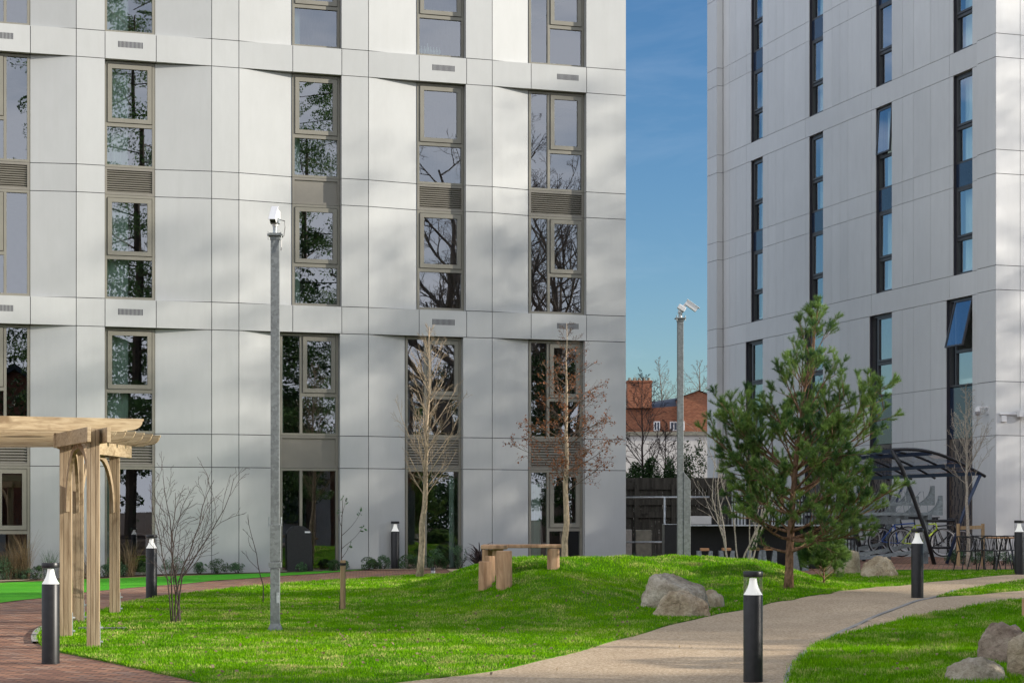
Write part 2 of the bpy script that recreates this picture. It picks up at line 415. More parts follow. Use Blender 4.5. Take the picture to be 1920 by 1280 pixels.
def drape(name, poly, dz, mat, kind='structure', step=.3, skirt=0, holes=()):
    P = np.array(poly); b = [Vector((float(x), float(y))) for x, y in poly]; n = len(b)
    edges = [(i, (i+1) % n) for i in range(n)]
    xs = np.arange(P[:,0].min(), P[:,0].max(), step); ys = np.arange(P[:,1].min(), P[:,1].max(), step)
    X, Y = np.meshgrid(xs, ys); X = X.ravel(); Y = Y.ravel(); ins = pip(poly, X, Y)
    pts = b+[Vector((float(x), float(y))) for x, y in zip(X[ins], Y[ins])]
    vo, eo, fo, *_ = delaunay_2d_cdt(pts, edges, [], 1, 1e-4)
    mb = MB(); mb.add([(v.x, v.y, hz(v.x, v.y)+dz) for v in vo], [tuple(f) for f in fo])
    if skirt:
        for i in range(n):
            a, c = b[i], b[(i+1) % n]
            za = hz(a.x, a.y)+dz; zc = hz(c.x, c.y)+dz
            mb.add([(a.x,a.y,za),(c.x,c.y,zc),(c.x,c.y,zc-skirt),(a.x,a.y,za-skirt)], [(0,1,2,3)], 1)
    o = mb.build(name, [mat, M['lawn'] if name == 'lawn' else M['soil']], smooth=True, angle=50); o['kind'] = kind
    return o
def gl(pts): return [tuple(Gp(*p)[:2]) for p in pts]

edge_left = gl([(392,1283),(300,1262),(200,1241),(115,1224),(72,1208),(64,1195),(75,1180),(110,1166),(150,1156),(190,1147),(235,1131),(290,1121),(350,1113),(400,1108),(450,1102),(520,1096),(600,1090),(700,1084.5),(790,1079)])
hid = [(-.3,40.6),(1.5,40.4),(4,39.8),(6,39.4)]
edge_far = gl([(1600,1069),(1640,1070),(1700,1069),(1800,1068),(1905,1068),(2010,1067)])
edge_path = gl([(2010,1073),(1905,1077.5),(1820,1084),(1700,1095),(1560,1114),(1440,1131),(1300,1161),(1180,1195),(1000,1245),(860,1268),(720,1284)])
near = [(-1.5,16.6),(-2.9,17.6)]
lawn_a = densify(smooth_line(edge_left+hid+edge_far)+smooth_line(edge_path)+near, .13, .018)
drape('lawn', lawn_a, .018, M['lawn'], skirt=.025)
l3 = gl([(1476,1290),(1482,1262),(1500,1235),(1535,1207),(1600,1186),(1700,1160),(1800,1143),(1925,1127),(2040,1114)])
lawn_c = densify(smooth_line(l3)+[(12,27),(12,15.5),(2.6,15.5)], .13, .015)
drape('lawn', lawn_c, .018, M['lawn'], skirt=.025)
lens_up = gl([(1755,1120.5),(1790,1108),(1850,1098),(1925,1087.5),(2010,1079)]); lens_dn = gl([(2010,1096),(1925,1107),(1850,1113.5)])
lawn_b = densify(smooth_line(lens_up)+lens_dn, .13, .012)
drape('lawn', lawn_b, .018, M['lawn'], skirt=.025)
turf_up = gl([(-160,1106),(0,1093.5),(100,1087),(300,1081.5),(450,1076),(600,1070.5),(690,1068)]); turf_dn = gl([(600,1075),(500,1081),(400,1088.5),(300,1098),(200,1106),(150,1112),(70,1122),(0,1131),(-160,1148)])
turf = densify(smooth_line(turf_up)+smooth_line(turf_dn), .2)
drape('turf_strip', turf, .012, M['turf'], skirt=.03)
# gravel path: everything between lawn A's path edge and the right lawn
gp = smooth_line(edge_path)+near[:1]+[(-1.2,15.2),(2.6,15.2)]+smooth_line(l3)+[(13,28),(14,36)]
gravel = densify(gp, .2)
drape('gravel_path', gravel, .008, M['gravel'])
# kerb strips
def ribbon(name, line, w, dz, h, mat):
    line = smooth_line(line); mb = MB()
    for (a, b) in zip(line[:-1], line[1:]):
        a = Vector((*a, hz(*a)+dz)); b = Vector((*b, hz(*b)+dz)); d = (b-a).normalized(); nn = Vector((-d.y, d.x, 0))*w/2
        mb.add([a-nn, b-nn, b+nn, a+nn, a-nn-Vector((0,0,h)), b-nn-Vector((0,0,h)), b+nn-Vector((0,0,h)), a+nn-Vector((0,0,h))], [(0,1,2,3),(0,4,5,1),(3,2,6,7)])
    o = mb.build(name, mat); o['kind'] = 'structure'; return o
ribbon('path_kerb', gl([(1472,1292),(1478,1262),(1498,1232),(1560,1192),(1640,1155),(1720,1128),(1757,1119.5),(1790,1107)]), .055, .022, .05, M['kerb'])
ribbon('path_kerb', gl([(66,1206),(62,1195),(73,1180),(100,1169)]), .07, .03, .05, M['kerb'])
ribbon('path_kerb', gl([(148,1181.5),(190,1181.5),(236,1181.5)]), .10, .045, .04, M['kerb'])
# buff strip and planting beds at the facade foot
TA = 1/((12200-960)/F); AL = math.atan(TA)
E1 = Vector((math.cos(AL), math.sin(AL), 0)); N1 = Vector((math.sin(AL), -math.cos(AL), 0))
P0 = Vector(((57-960)/F*41.86, 41.86, 0))
def ufac(px):
    k = (px-960)/F; return (k*P0.y-P0.x)/(E1.x-k*E1.y)
class Fr:
    def __init__(s, P, e, n): s.P, s.e, s.n = P, e, n
    def pt(s, u, v, z): return s.P+s.e*u+s.n*v+Vector((0,0,z))
    def box(s, mb, u0, u1, v0, v1, z0, z1, m=0):
        mb.add([s.pt(u0,v0,z0),s.pt(u1,v0,z0),s.pt(u1,v1,z0),s.pt(u0,v1,z0),s.pt(u0,v0,z1),s.pt(u1,v0,z1),s.pt(u1,v1,z1),s.pt(u0,v1,z1)],
               [(0,3,2,1),(4,5,6,7),(0,1,5,4),(1,2,6,5),(2,3,7,6),(3,0,4,7)], m)
    def panel(s, mb, u0, u1, v0, v1, z0, z1, th=.03, g=.0075, m=0):
        """front face runs from v0 at u0 to v1 at u1"""
        k = (v1-v0)/(u1-u0); a, b = u0+g, u1-g; va, vb = v0+k*g, v1-k*g
        s_ = [s.pt(a,va,z0+g),s.pt(b,vb,z0+g),s.pt(b,vb,z1-g),s.pt(a,va,z1-g)]
        t_ = [s.pt(a,va-th,z0+g),s.pt(b,vb-th,z0+g),s.pt(b,vb-th,z1-g),s.pt(a,va-th,z1-g)]
        mb.add(s_+t_, [(0,1,2,3),(0,4,5,1),(3,2,6,7),(0,3,7,4),(1,5,6,2)], m)
FL = Fr(P0, E1, N1)
def fpt(u, v): p = FL.pt(u, v, 0); return (p.x, p.y)
bed = [fpt(ufac(-150), .75), fpt(ufac(60), .72), fpt(ufac(300), .55), fpt(ufac(690), .6), fpt(ufac(930), .9), fpt(ufac(1174), 1.0), fpt(ufac(1174), 0), fpt(ufac(-150), 0)]
drape('planting_bed', densify(bed, .3), .012, M['soil'])
strip = gl([(690,1068.2),(760,1066.5),(830,1064),(905,1060)])
drape('gravel_strip', densify(strip+[fpt(ufac(960), 2.2), fpt(ufac(960), .95), fpt(ufac(690), .65)], .25), .016, M['gravel'])
s2 = gl([(-160,1101),(0,1091),(90,1085)])
drape('gravel_strip', densify(s2+[fpt(ufac(95), .74), fpt(ufac(-160), .78)], .25), .02, M['gravel'])
bed2 = gl([(1540,1054),(1640,1050),(1750,1049),(1930,1046)])
# ------------------------------------------------------------------ left building
ZS = [-.4, 2.73, 3.47, 5.81, 6.43, 8.75, 9.36, 11.72, 12.33, 14.67, 15.28, 17.6, 18.2]
BAND = {3, 7, 11}     # index of row start
DP = -.16
flats = {
 0: [(-420,-330,0,0),(-330,-250,0,0),(-250,-150,0,0),(-150,-45,0,DP),(57,143,DP,0),(143,197,0,0),(292,397,DP,0),(397,448,0,0),(448,527,0,DP),(637,691,0,0),(691,763,0,DP),(868,923,0,0),(923,995,0,DP),(1096,1174,0,0)],
 1: [(-420,-330,0,0),(-330,-250,0,0),(-250,-150,0,0),(-150,-45,0,DP),(57,143,DP,0),(143,197,0,0),(292,397,DP,0),(397,448,0,0),(448,550,0,DP),(640,691,0,0),(691,785,0,DP),(873,923,0,0),(923,995,0,DP),(1099,1174,0,0)]}
opens = {0: [(-45,57),(197,292),(527,637),(763,868),(995,1096)], 1: [(-45,57),(197,292),(550,640),(785,873),(995,1099)]}
bpx = [-420,-330,-250,-150,-45,57,143,197,293,397,448,549,641,691,786,875,923,996,1100,1174]
cb = FL.pt(0,0,0)
bldg = empty('apartment_building', (P0.x+6, P0.y+2, .2), 'wide pale panelled apartment block with taupe framed windows, its facade sunlit', 'building')
clad = MB(); jt = MB(); rev = MB()
for r in range(len(ZS)-1):
    z0, z1 = ZS[r], ZS[r+1]
    if r in BAND:
        for a, b in zip(bpx[:-1], bpx[1:]): FL.panel(clad, ufac(a), ufac(b), 0, 0, z0, z1, .24)
        FL.box(jt, ufac(-420)+.02, ufac(1174)-.02, -.4, -.02, z0+.02, z1-.02)
    else:
        g = 0 if z0 < 5 else 1
        top = z0 >= 14.6
        for (a, b, va, vb) in flats[g]:
            ua, ub = ufac(a), ufac(b)
            FL.panel(clad, ua, ub, va, vb, z0, z1)
            jt.add([FL.pt(ua,va-.025,z0),FL.pt(ub,vb-.025,z0),FL.pt(ub,vb-.025,z1),FL.pt(ua,va-.025,z1)], [(0,1,2,3)])
            FL.box(jt, ua, ub, -.42, -.2, z0, z1)
        for (a, b) in opens[g]:
            if top: FL.panel(clad, ufac(a), ufac(b), DP, DP, z0, z1); continue
            # reveal where the neighbouring panel is flat
            ua, ub = ufac(a), ufac(b)
            if a in (197,): FL.box(clad, ua-.045, ua-.008, -.24, -.031, z0+.005, z1-.005)
            if a > 300: FL.box(clad, ub+.008, ub+.045, -.24, -.031, z0+.005, z1-.005)
# corner and flank walls, roof
ue = ufac(1174); us = ufac(-420)
for r in range(len(ZS)-1):
    for k in range(5):
        a = -.03-2.6*k; b = a-2.6
        p = [FL.pt(ue-.006, a-.008, ZS[r]+.007), FL.pt(ue-.006, b+.008, ZS[r]+.007), FL.pt(ue-.006, b+.008, ZS[r+1]-.007), FL.pt(ue-.006, a-.008, ZS[r+1]-.007)]
        clad.add(p, [(0,1,2,3)])
FL.box(jt, ue-.3, ue-.02, -13, -.05, -.4, 18.19)
FL.box(jt, us, us+.3, -13, -.05, -.4, 18.19)
FL.box(jt, us, ue-.02, -13.2, -13, -.4, 18.19)
clad.build('cladding', M['clad'], bldg); jt.build('wall', M['joint'], bldg)
rf = MB(); FL.box(rf, us-.02, ue+.02, -13.3, .02, 18.21, 18.5); rf.build('roof', M['slate'], bldg)
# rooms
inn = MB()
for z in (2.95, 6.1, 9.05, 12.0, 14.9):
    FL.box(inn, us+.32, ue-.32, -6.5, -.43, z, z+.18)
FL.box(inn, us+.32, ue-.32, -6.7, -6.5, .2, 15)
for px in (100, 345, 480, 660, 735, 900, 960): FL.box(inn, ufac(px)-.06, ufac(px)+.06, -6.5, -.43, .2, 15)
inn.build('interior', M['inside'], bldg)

def frame_rect(mb, fr, u0, u1, z0, z1, w, v0, v1):
    fr.box(mb, u0, u0+w, v0, v1, z0, z1); fr.box(mb, u1-w, u1, v0, v1, z0, z1)
    fr.box(mb, u0+w, u1-w, v0, v1, z0, z0+w); fr.box(mb, u0+w, u1-w, v0, v1, z1-w, z1)
def glass(fr, parent, u0, u1, z0, z1, v, mat, name='pane'):
    mb = MB(); t = [rnd.uniform(-.0025, .0025) for _ in range(2)]
    w = u1-u0; h = z1-z0
    mb.add([fr.pt(u0, v-t[0]*w-t[1]*h, z0), fr.pt(u1, v+t[0]*w-t[1]*h, z0), fr.pt(u1, v+t[0]*w+t[1]*h, z1), fr.pt(u0, v-t[0]*w+t[1]*h, z1)], [(0,1,2,3)])
    return mb.build(name, mat, parent)
def curtain(fr, parent, u0, u1, z0, z1, v):
    mb = MB(); n = max(6, int((u1-u0)/.04)); vs = []
    for i in range(n+1):
        u = u0+(u1-u0)*i/n; vv = v+.03*math.sin(i*1.9)+.01*math.sin(i*.7)
        vs += [fr.pt(u, vv, z0), fr.pt(u, vv, z1)]
    mb.add(vs, [(2*i, 2*i+2, 2*i+3, 2*i+1) for i in range(n)])
    return mb.build('curtain', M['curtain'], parent, smooth=True)
def window(fr, par, u0, u1, z0, z1, vf, lay, fm, gm, cur=None, full=False, sash_ang=0, wf=.055, sw=.095):
    """lay: 'S' sash over fixed; 'LS' fixed full height left, sash right; 'SR' mirrored; 'F' full panes"""
    mb = MB(); frame_rect(mb, fr, u0, u1, z0, z1, wf, vf-.09, vf)
    tz = z0+(z1-z0)*.40; us_ = u0; ue_ = u1; mu = None
    if lay in ('LS', 'F2'): mu = u0+(u1-u0)*.36
    if lay == 'SR': mu = u0+(u1-u0)*.54
    if lay == 'SQ': mu = u0+(u1-u0)*.76
    if mu: fr.box(mb, mu-.03, mu+.03, vf-.088, vf-.003, z0+wf, z1-wf)
    if lay != 'F' and lay != 'F2':
        a, b = (u0+wf, u1-wf) if mu is None else ((mu+.03, u1-wf) if lay == 'LS' else (u0+wf, mu-.03))
        fr.box(mb, a, b, vf-.086, vf-.004, tz-.04, tz+.04)
    w = mb.build('window', fm, par)
    vg = vf-.05
    if lay in ('F', 'F2'):
        if mu:
            glass(fr, w, u0+wf, mu-.03, z0+wf, z1-wf, vg, gm); glass(fr, w, mu+.03, u1-wf, z0+wf, z1-wf, vg, gm)
        else: glass(fr, w, u0+wf, u1-wf, z0+wf, z1-wf, vg, gm)
    else:
        if lay == 'LS': glass(fr, w, u0+wf, mu-.03, z0+wf, z1-wf, vg, gm)
        if lay in ('SR', 'SQ'): glass(fr, w, mu+.03, u1-wf, z0+wf, z1-wf, vg, gm)
        glass(fr, w, a, b, z0+wf, tz-.04, vg, gm)
        s = MB(); sa, sb, s0, s1 = a+.012, b-.012, tz+.052, z1-wf-.012
        if sash_ang:
            n2 = Fr(fr.pt(0, vf, s1), fr.e, (fr.n*math.cos(0)).normalized())
            # top hung sash swung outward at the bottom
            ca, sa_ = math.cos(sash_ang), math.sin(sash_ang); H = s1-s0
            def q(u, v, d): return fr.pt(u, vf+.01+v*ca+d*sa_, s1-d*ca+v*sa_)
            for (x0, x1, d0, d1) in ((sa, sa+sw*.7, 0, H), (sb-sw*.7, sb, 0, H), (sa+sw*.7, sb-sw*.7, 0, sw*.7), (sa+sw*.7, sb-sw*.7, H-sw*.7, H)):
                s.add([q(x0,0,d0),q(x1,0,d0),q(x1,.05,d0),q(x0,.05,d0),q(x0,0,d1),q(x1,0,d1),q(x1,.05,d1),q(x0,.05,d1)], [(0,3,2,1),(4,5,6,7),(0,1,5,4),(1,2,6,5),(2,3,7,6),(3,0,4,7)])
            s.build('sash', fm, w)
            g = MB(); k = sw*.7
            g.add([q(sa+k,.03,H-k), q(sb-k,.03,H-k), q(sb-k,.03,k), q(sa+k,.03,k)], [(0,1,2,3)]); g.build('pane', gm, w)
        else:
            frame_rect(s, fr, sa, sb, s0, s1, sw, vf-.07, vf+.018); s.build('sash', fm, w)
            glass(fr, w, sa+sw, sb-sw, s0+sw, s1-sw, vf-.02, gm)
    if cur:
        for (c0, c1, zt) in cur: curtain(fr, w, u0+(u1-u0)*c0, u0+(u1-u0)*c1, z0+.06, z0+(z1-z0)*zt, vf-.28)
    return w
def louvre(fr, par, u0, u1, z0, z1, vf):
    mb = MB(); frame_rect(mb, fr, u0, u1, z0, z1, .055, vf-.09, vf)
    n = 10; h = (z1-z0-.11)/n
    for i in range(n):
        z = z0+.055+i*h
        vs = [fr.pt(u0+.055, vf-.005, z+.012), fr.pt(u1-.055, vf-.005, z+.012), fr.pt(u1-.055, vf-.05, z+h*.9), fr.pt(u0+.055, vf-.05, z+h*.9),
              fr.pt(u0+.055, vf-.012, z), fr.pt(u1-.055, vf-.012, z), fr.pt(u1-.055, vf-.056, z+h*.8), fr.pt(u0+.055, vf-.056, z+h*.8)]
        mb.add(vs, [(0,1,2,3),(4,7,6,5),(0,4,5,1)])
    fr.box(mb, u0+.055, u1-.055, vf-.12, vf-.1, z0+.055, z1-.055)
    return mb.build('louvre', M['louvre'], par)
def infill(fr, par, u0, u1, z0, z1, vf):
    mb = MB(); frame_rect(mb, fr, u0, u1, z0, z1, .055, vf-.09, vf); fr.box(mb, u0+.055, u1-.055, vf-.06, vf-.03, z0+.055, z1-.055)
    return mb.build('infill_panel', M['louvre'], par)
cc = {197: [(.04,.5,.93)], 550: [(.05,.22,.9)], 785: None, 995: [(.03,.12,.95)], -45: None, 527: [(.0,.1,.9)], 763: None}
for g in (0, 1, 2):
    base = {0: 0, 1: 4, 2: 8}[g]
    for k, (a, b) in enumerate(opens[0 if g == 0 else 1]):
        u0, u1 = ufac(a)+.004, ufac(b)-.004; vf = DP+.015
        if g == 0: lows = (.36, 2.73-.006); 
        z = [ZS[base]+.008, ZS[base+1]-.003, ZS[base+1]+.003, ZS[base+2]-.003, ZS[base+2]+.003, ZS[base+3]-.012]
        if g == 0: z[0] = -.35
        lay = {0: 'SR', 1: 'S', 2: 'S', 3: 'S', 4: 'LS'}[k]
        if g == 0: lay = {0: 'SR', 1: 'S', 2: 'LS', 3: 'LS', 4: 'LS'}[k]
        cur = cc.get(a)
        if g == 0:
            fl = FL; zl = .32+.015*k
            if k == 4: window(FL, bldg, u0, u1, zl, z[1], vf, 'LS', M['frame'], M['glass'], [(.02,.3,.86)])
            elif k in (1,): window(FL, bldg, u0, u1, zl, z[1], vf, 'F', M['frame'], M['glass'], [(.03,.3,.9)])
            elif k == 0: window(FL, bldg, u0, u1, zl, z[1], vf, 'LS', M['frame'], M['glass'])
            else: window(FL, bldg, u0, u1, zl, z[1], vf, 'F2', M['frame'], M['glass'], [(.0,.08,.9)] if k == 2 else [(.84,.95,.95)])
            th = MB(); FL.box(th, u0, u1, DP-.1, DP+.03, -.3, zl-.003); th.build('threshold', M['frame'], bldg)
        else: window(FL, bldg, u0, u1, z[0], z[1], vf, lay, M['frame'], M['glass'], cur)
        if g == 2: continue
        if k == 2: infill(FL, bldg, u0, u1, z[2], z[3], vf)
        else: louvre(FL, bldg, u0, u1, z[2], z[3], vf)
        window(FL, bldg, u0, u1, z[4], z[5], vf, lay, M['frame'], M['glass'], cur)
# slotted vents in the bands
for z0 in (5.81, 11.72):
    for pxc in (2, 246, 833, 1066):
        uc = ufac(pxc-1.5); mb = MB()
        for i in range(19):
            u = uc-.26+i*.029; FL.box(mb, u-.0085, u+.0085, -.02, .0015, z0+.27, z0+.27+.135)
        mb.build('vent_slots', M['joint'], bldg)
# bottles on a sill (third floor)
for i, (dx, h) in enumerate([(0,.2),(.09,.2),(.17,.27),(.25,.2),(.33,.19),(.41,.2),(.49,.19)]):
    p = FL.pt(ufac(796)+dx*.9, DP-.13, ZS[8]+.075); mb = MB()
    mb.lathe([(0,0),(.03,0),(.032,h*.6),(.012,h*.75),(.012,h),(0,h)], (p.x,p.y,p.z), 10)
    tag(mb.build('bottle', M['bottle'], smooth=True), 'pale glass bottle in the row on the sill inside the top window', 'bottle', 'bottles on an upper window sill')

# ------------------------------------------------------------------ right building
E2 = Vector((-.3019, .9533, 0)); N2 = Vector((-.9533, -.3019, 0)); PC = Vector(((1873-960)/F*48.8, 48.8, 0))
FA = Fr(PC, E2, N2); FB = Fr(PC, E1, N1)
def u2(px):
    k = (px-960)/F; return (k*PC.y-PC.x)/(E2.x-k*E2.y)
tower = empty('apartment_tower', (PC.x+1, PC.y+4, .4), 'tall pale grey panelled tower with narrow charcoal windows, side wall in shade', 'building')
ZR = [-.2, 3.69, 5.06, 7.39, 8.01, 10.34, 10.95, 13.3, 13.9, 16.25, 16.85, 19.2, 19.8, 22.1, 22.7]
cl2 = MB(); jt2 = MB()
seams = [1873, 1837, 1823, 1787, 1780, 1745, 1713, 1692, 1672, 1642, 1634, 1590, 1575, 1560, 1543, 1517, 1510, 1470, 1455, 1440, 1430, 1408, 1400, 1380, 1368, 1356]
wins = [(1430,1408),(1543,1517),(1672,1642),(1823,1787)]
lowwins = [(1430,1398),(1543,1508),(1672,1630),(1823,1774)]
def split_cols(ws):
    cols = []; s = sorted(set([x for x in seams if not any(b < x < a for a, b in ws)]+[x for w in ws for x in w]), reverse=True)
    for a, b in zip(s[:-1], s[1:]):
        if (a, b) in ws: continue
        cols.append((a, b))
    return cols
for r in range(len(ZR)-1):
    z0, z1 = ZR[r], ZR[r+1]
    band = abs((z1-z0)-.61) < .05 and r in (3, 7, 11)
    if band or z0 > 19.5:
        cs = [1873, 1837, 1780, 1634, 1510, 1400, 1356]; cols = list(zip(cs[:-1], cs[1:]))
    elif z0 < 7: cols = split_cols(lowwins)
    else: cols = split_cols(wins)
    for (a, b) in cols:
        o = .09 if a > 1837 else 0
        th = .3 if band else .03
        FA.panel(cl2, u2(a), u2(b), o, o, z0, z1, th, .0075 if (band or a > 1837) else .0055)
        if not band: FA.box(jt2, max(.05, u2(a)), u2(b), -.3, o-.022, z0, z1)
        else: FA.box(jt2, max(.05, u2(a)+.01), u2(b)-.01, -.3, o-.022, z0+.015, z1-.015)
    # projecting far part and its return facing the camera
    ua = u2(1356); ub = next(u for u in np.arange(5, 30, .01) if 960+F*FA.pt(u,.22,0).x/FA.pt(u,.22,0).y <= 1326)
    FA.panel(cl2, ua+.02, ub, .22, .22, z0, z1, .03)
    FA.box(jt2, ua+.04, ub, -.3, .2, z0, z1)
    # return strip
    cl2.add([FA.pt(ua+.018, .005, z0+.006), FA.pt(ua+.018, .22, z0+.006), FA.pt(ua+.018, .22, z1-.006), FA.pt(ua+.018, .005, z1-.006)], [(0,1,2,3)])
    # sunlit face
    ub0 = 0.09*0
    xs = [-.09, .62, 2.3, 2.9, 4.6, 6.3, 8.0, 9.7]
    for a, b in zip(xs[:-1], xs[1:]): FB.panel(cl2, a, b, 0, 0, z0, z1, .03)
    FB.box(jt2, -.06, 9.7, -.3, -.022, z0, z1)
for (a, b) in wins:       # side reveals facing the camera
    for r in range(len(ZR)-1):
        if ZR[r] < 7 or ZR[r] > 19 or r in (3,7,11): continue
        FA.box(cl2, u2(b)+.008, u2(b)+.04, -.2, -.031, ZR[r], ZR[r+1])
FA.box(jt2, .3, ub-.1, -9, -8.8, -.2, 22.7)
FB.box(jt2, 9.4, 9.7, -14, -.3, -.2, 22.7)
FA.box(jt2, ub-.3, ub-.1, -9, 0, -.2, 22.7)
cl2.build('cladding', M['clad2'], tower); jt2.build('wall', M['joint'], tower)
rf = MB(); FA.box(rf, -.1, ub+.05, -9.7, .1, 22.71, 23.0); rf.build('roof', M['slate'], tower)
inn = MB()
for z in (5.2, 8.1, 10.9, 13.9, 16.6, 19.5): FA.box(inn, .4, u2(1326), -4, -.31, z-.1, z+.08)
FA.box(inn, .4, u2(1326), -4.2, -4, 3, 20)
inn.build('interior', M['wallin'], tower)
for k, (a, b) in enumerate(wins):
    u0, u1 = u2(a)+.004, u2(b)-.004
    for (zl, zm0, zm1, zt) in ((8.02,10.34,10.95,13.29),(13.92,16.25,16.85,19.19)):
        window(FA, tower, u0, u1, zl, zm0-.003, -.1, 'S', M['dframe'], M['glass2'], [(.05,.95,.98)] if (k+int(zl)) % 3 else [(.05,.5,.98)], wf=.05, sw=.06)
        sp = MB(); FA.box(sp, u0, u1, -.16, -.1, zm0, zm1); sp.build('spandrel', M['spandrel'], tower)
        ang = R(3.5) if (k == 2 and zl < 9) else 0
        window(FA, tower, u0, u1, zm1+.003, zt, -.1, 'S', M['dframe'], M['glass2'], [(.05,.95,.98)], sash_ang=ang, wf=.05, sw=.06)
for k, (a, b) in enumerate(lowwins):
    u0, u1 = u2(a)+.004, u2(b)-.004
    window(FA, tower, u0, u1, 5.07, 7.38, -.1, 'SQ', M['dframe'], M['glass2'], None, sash_ang=R(14) if k == 3 else 0, wf=.05, sw=.06)
    sp = MB(); FA.box(sp, u0, u1, -.16, -.12, 3.7, 5.05); sp.build('spandrel', M['spandrel'], tower)
    ps = MB(); FA.box(ps, u0, u1, -.14, -.10, .1, 3.68)
    q = random.Random(k)
    nz = 26; w = u1-u0
    for i in range(nz):
        for j in range(7):
            uu = u0+w*(j+.5)/7+q.uniform(-.05,.05); zz = .3+i*.13+q.uniform(-.03,.03); t = q.uniform(-.4,.4); L = q.uniform(.04,.09)
            ps.add([FA.pt(uu-.022,-.0985,zz-L),FA.pt(uu+.022,-.0985,zz-L),FA.pt(uu+.022+t*.1,-.0985,zz+L),FA.pt(uu-.022+t*.1,-.0985,zz+L)], [(0,1,2,3)], 1)
    ps.build('perforated_screen', [M['screen'], M['joint']], tower)

# ------------------------------------------------------------------ bollard lights
def bollard(loc):
    t = empty('bollard_light', loc, 'x', 'bollard', 'cylindrical bollard lights along the paths')
    mb = MB(); mb.lathe([(.096,-.05),(.096,.86),(.092,.868),(0,.868)], loc, 36); bd = mb.build('post', M['dgrey'], t, True, angle=40)
    mb = MB(); mb.lathe([(.099,.0),(.099,.012),(.0965,.014)], loc, 36)
    for z in (.06, .83):
        for a in (-1.3, 1.8): mb.lathe([(0,.003),(.006,.003),(.006,-.003)], (loc[0]+.0965*math.cos(a), loc[1]+.0965*math.sin(a), loc[2]+z), 8)
    mb.build('base_trim', M['black'], bd, True, angle=40)
    mb = MB(); mb.lathe([(.094,.869),(.091,.874),(.075,.895),(.056,.935),(.043,.975),(.036,1.02),(.034,1.034),(0,1.034)], loc, 32)
    mb.build('diffuser', M['lamp'], t, True, angle=60)
    mb = MB(); mb.lathe([(.0945,.87),(.0945,1.045)], loc, 36); mb.build('lens', M['clear'], t, True)
    mb = MB(); mb.lathe([(0,1.046),(.096,1.046),(.098,1.052),(.098,1.09),(.094,1.1),(0,1.1)], loc, 36); mb.build('cap', M['black'], t, True, angle=40)
    return t
bl = [((95,1243), 'black bollard light standing on the brick paving beside the timber pergola'),
      ((284,1121), 'black bollard light behind the bare multi-stemmed shrub by the brick path'),
      ((741,1066), 'black bollard light among the low shrubs against the pale facade'),
      ((1412,1279), 'black bollard light cut by the bottom edge, in front of the pine'),
      ((1720,1121), 'black bollard light on the gravel path where the thin grass wedge begins'),
      ((1911,1077), 'black bollard light beside the round table and chairs at the path edge')]
b0 = None
for (p, lab) in bl:
    g = Gp(*p); g = (g.x, g.y, g.z)
    if b0 is None: b0 = bollard(g); b0['label'] = lab
    else: copy_tree(b0, g, rnd.uniform(0, 6), lab)

# ------------------------------------------------------------------ camera poles
def cctv(name, loc, yaw, tilt, label, s=1):
    t = empty(name, loc, label, 'camera', 'security cameras'); L = Vector(loc)
    Mx = Matrix.Translation(L+Vector((0,0,.30*s))) @ Matrix.Rotation(yaw, 4, 'Z') @ Matrix.Rotation(tilt, 4, 'Y')
    mb = MB(); mb.lathe([(.03,0),(.03,.12),(.05,.13),(.05,.16),(.035,.17),(.035,.2),(0,.2)], loc, 14)
    mb.box((-.06,-.06,.13),(.06,.06,.2), 0, Matrix.Translation(L)); mb.build('mount', M['galv2'], t, True, angle=30)
    mb = MB(); mb.box((-.02,-.042,-.042),(.2,.042,.042), 0, Mx); mb.box((-.04,-.048,.043),(.23,.048,.052), 0, Mx)
    h = mb.build('housing', M['white'], t, bevel=.012)
    mb = MB(); mb.box((.201,-.036,-.036),(.205,.036,.036), 0, Mx); mb.build('lens', M['black'], h)
    mb = MB(); Mb = Matrix.Translation(L+Vector((0,0,.24*s))) @ Matrix.Rotation(yaw, 4, 'Z')
    mb.box((-.09,-.05,-.05),(.02,.05,.07), 0, Mb); mb.lathe([(0,-.11),(.04,-.11),(.045,0),(.03,.03),(0,.04)], tuple(L+Vector((0,0,.2*s))), 14); mb.build('pan_head', M['white'], t, bevel=.012)
    return t
g1 = Gp(516,1183); rz = R(4); Mr = Matrix.Translation(g1) @ Matrix.Rotation(rz, 4, 'Z')
p1 = empty('camera_pole', g1, 'square galvanised camera pole with a flared foot standing on the lawn', 'pole', 'square galvanised camera poles')
zt = (HY-443)/F*g1.y+HC-g1.z
mb = MB(); mb.box((-.058,-.058,.9),(.058,.058,zt), 0, Mr); mb.build('shaft', M['galv'], p1, bevel=.006)
mb = MB(); mb.box((-.062,-.064,.1),(.062,.06,.84), 0, Mr); mb.box((-.066,-.066,.93),(.075,.066,1.42), 0, Mr)
mb.box((-.082,-.082,.85),(.082,.08,.92), 0, Mr)
v = [(-.115,-.1,-.02),(.115,-.1,-.02),(.115,.1,-.02),(-.115,.1,-.02),(-.06,-.062,.115),(.06,-.062,.115),(.06,.062,.115),(-.06,.062,.115)]
mb.add([Mr @ Vector(p) for p in v], [(0,3,2,1),(4,5,6,7),(0,1,5,4),(1,2,6,5),(2,3,7,6),(3,0,4,7)])
mb.build('base_casing', M['galv'], p1, bevel=.004)
mb = MB(); mb.box((-.09,-.02,1.40),(.085,.02,1.43), 0, Mr); mb.box((-.092,-.02,1.40),(-.08,.02,1.52), 0, Mr); mb.box((.075,-.02,1.40),(.087,.02,1.52), 0, Mr); mb.box((.02,-.067,.38),(.06,-.0655,.52), 0, Mr); mb.build('hinge_bracket', M['galv2'], p1)
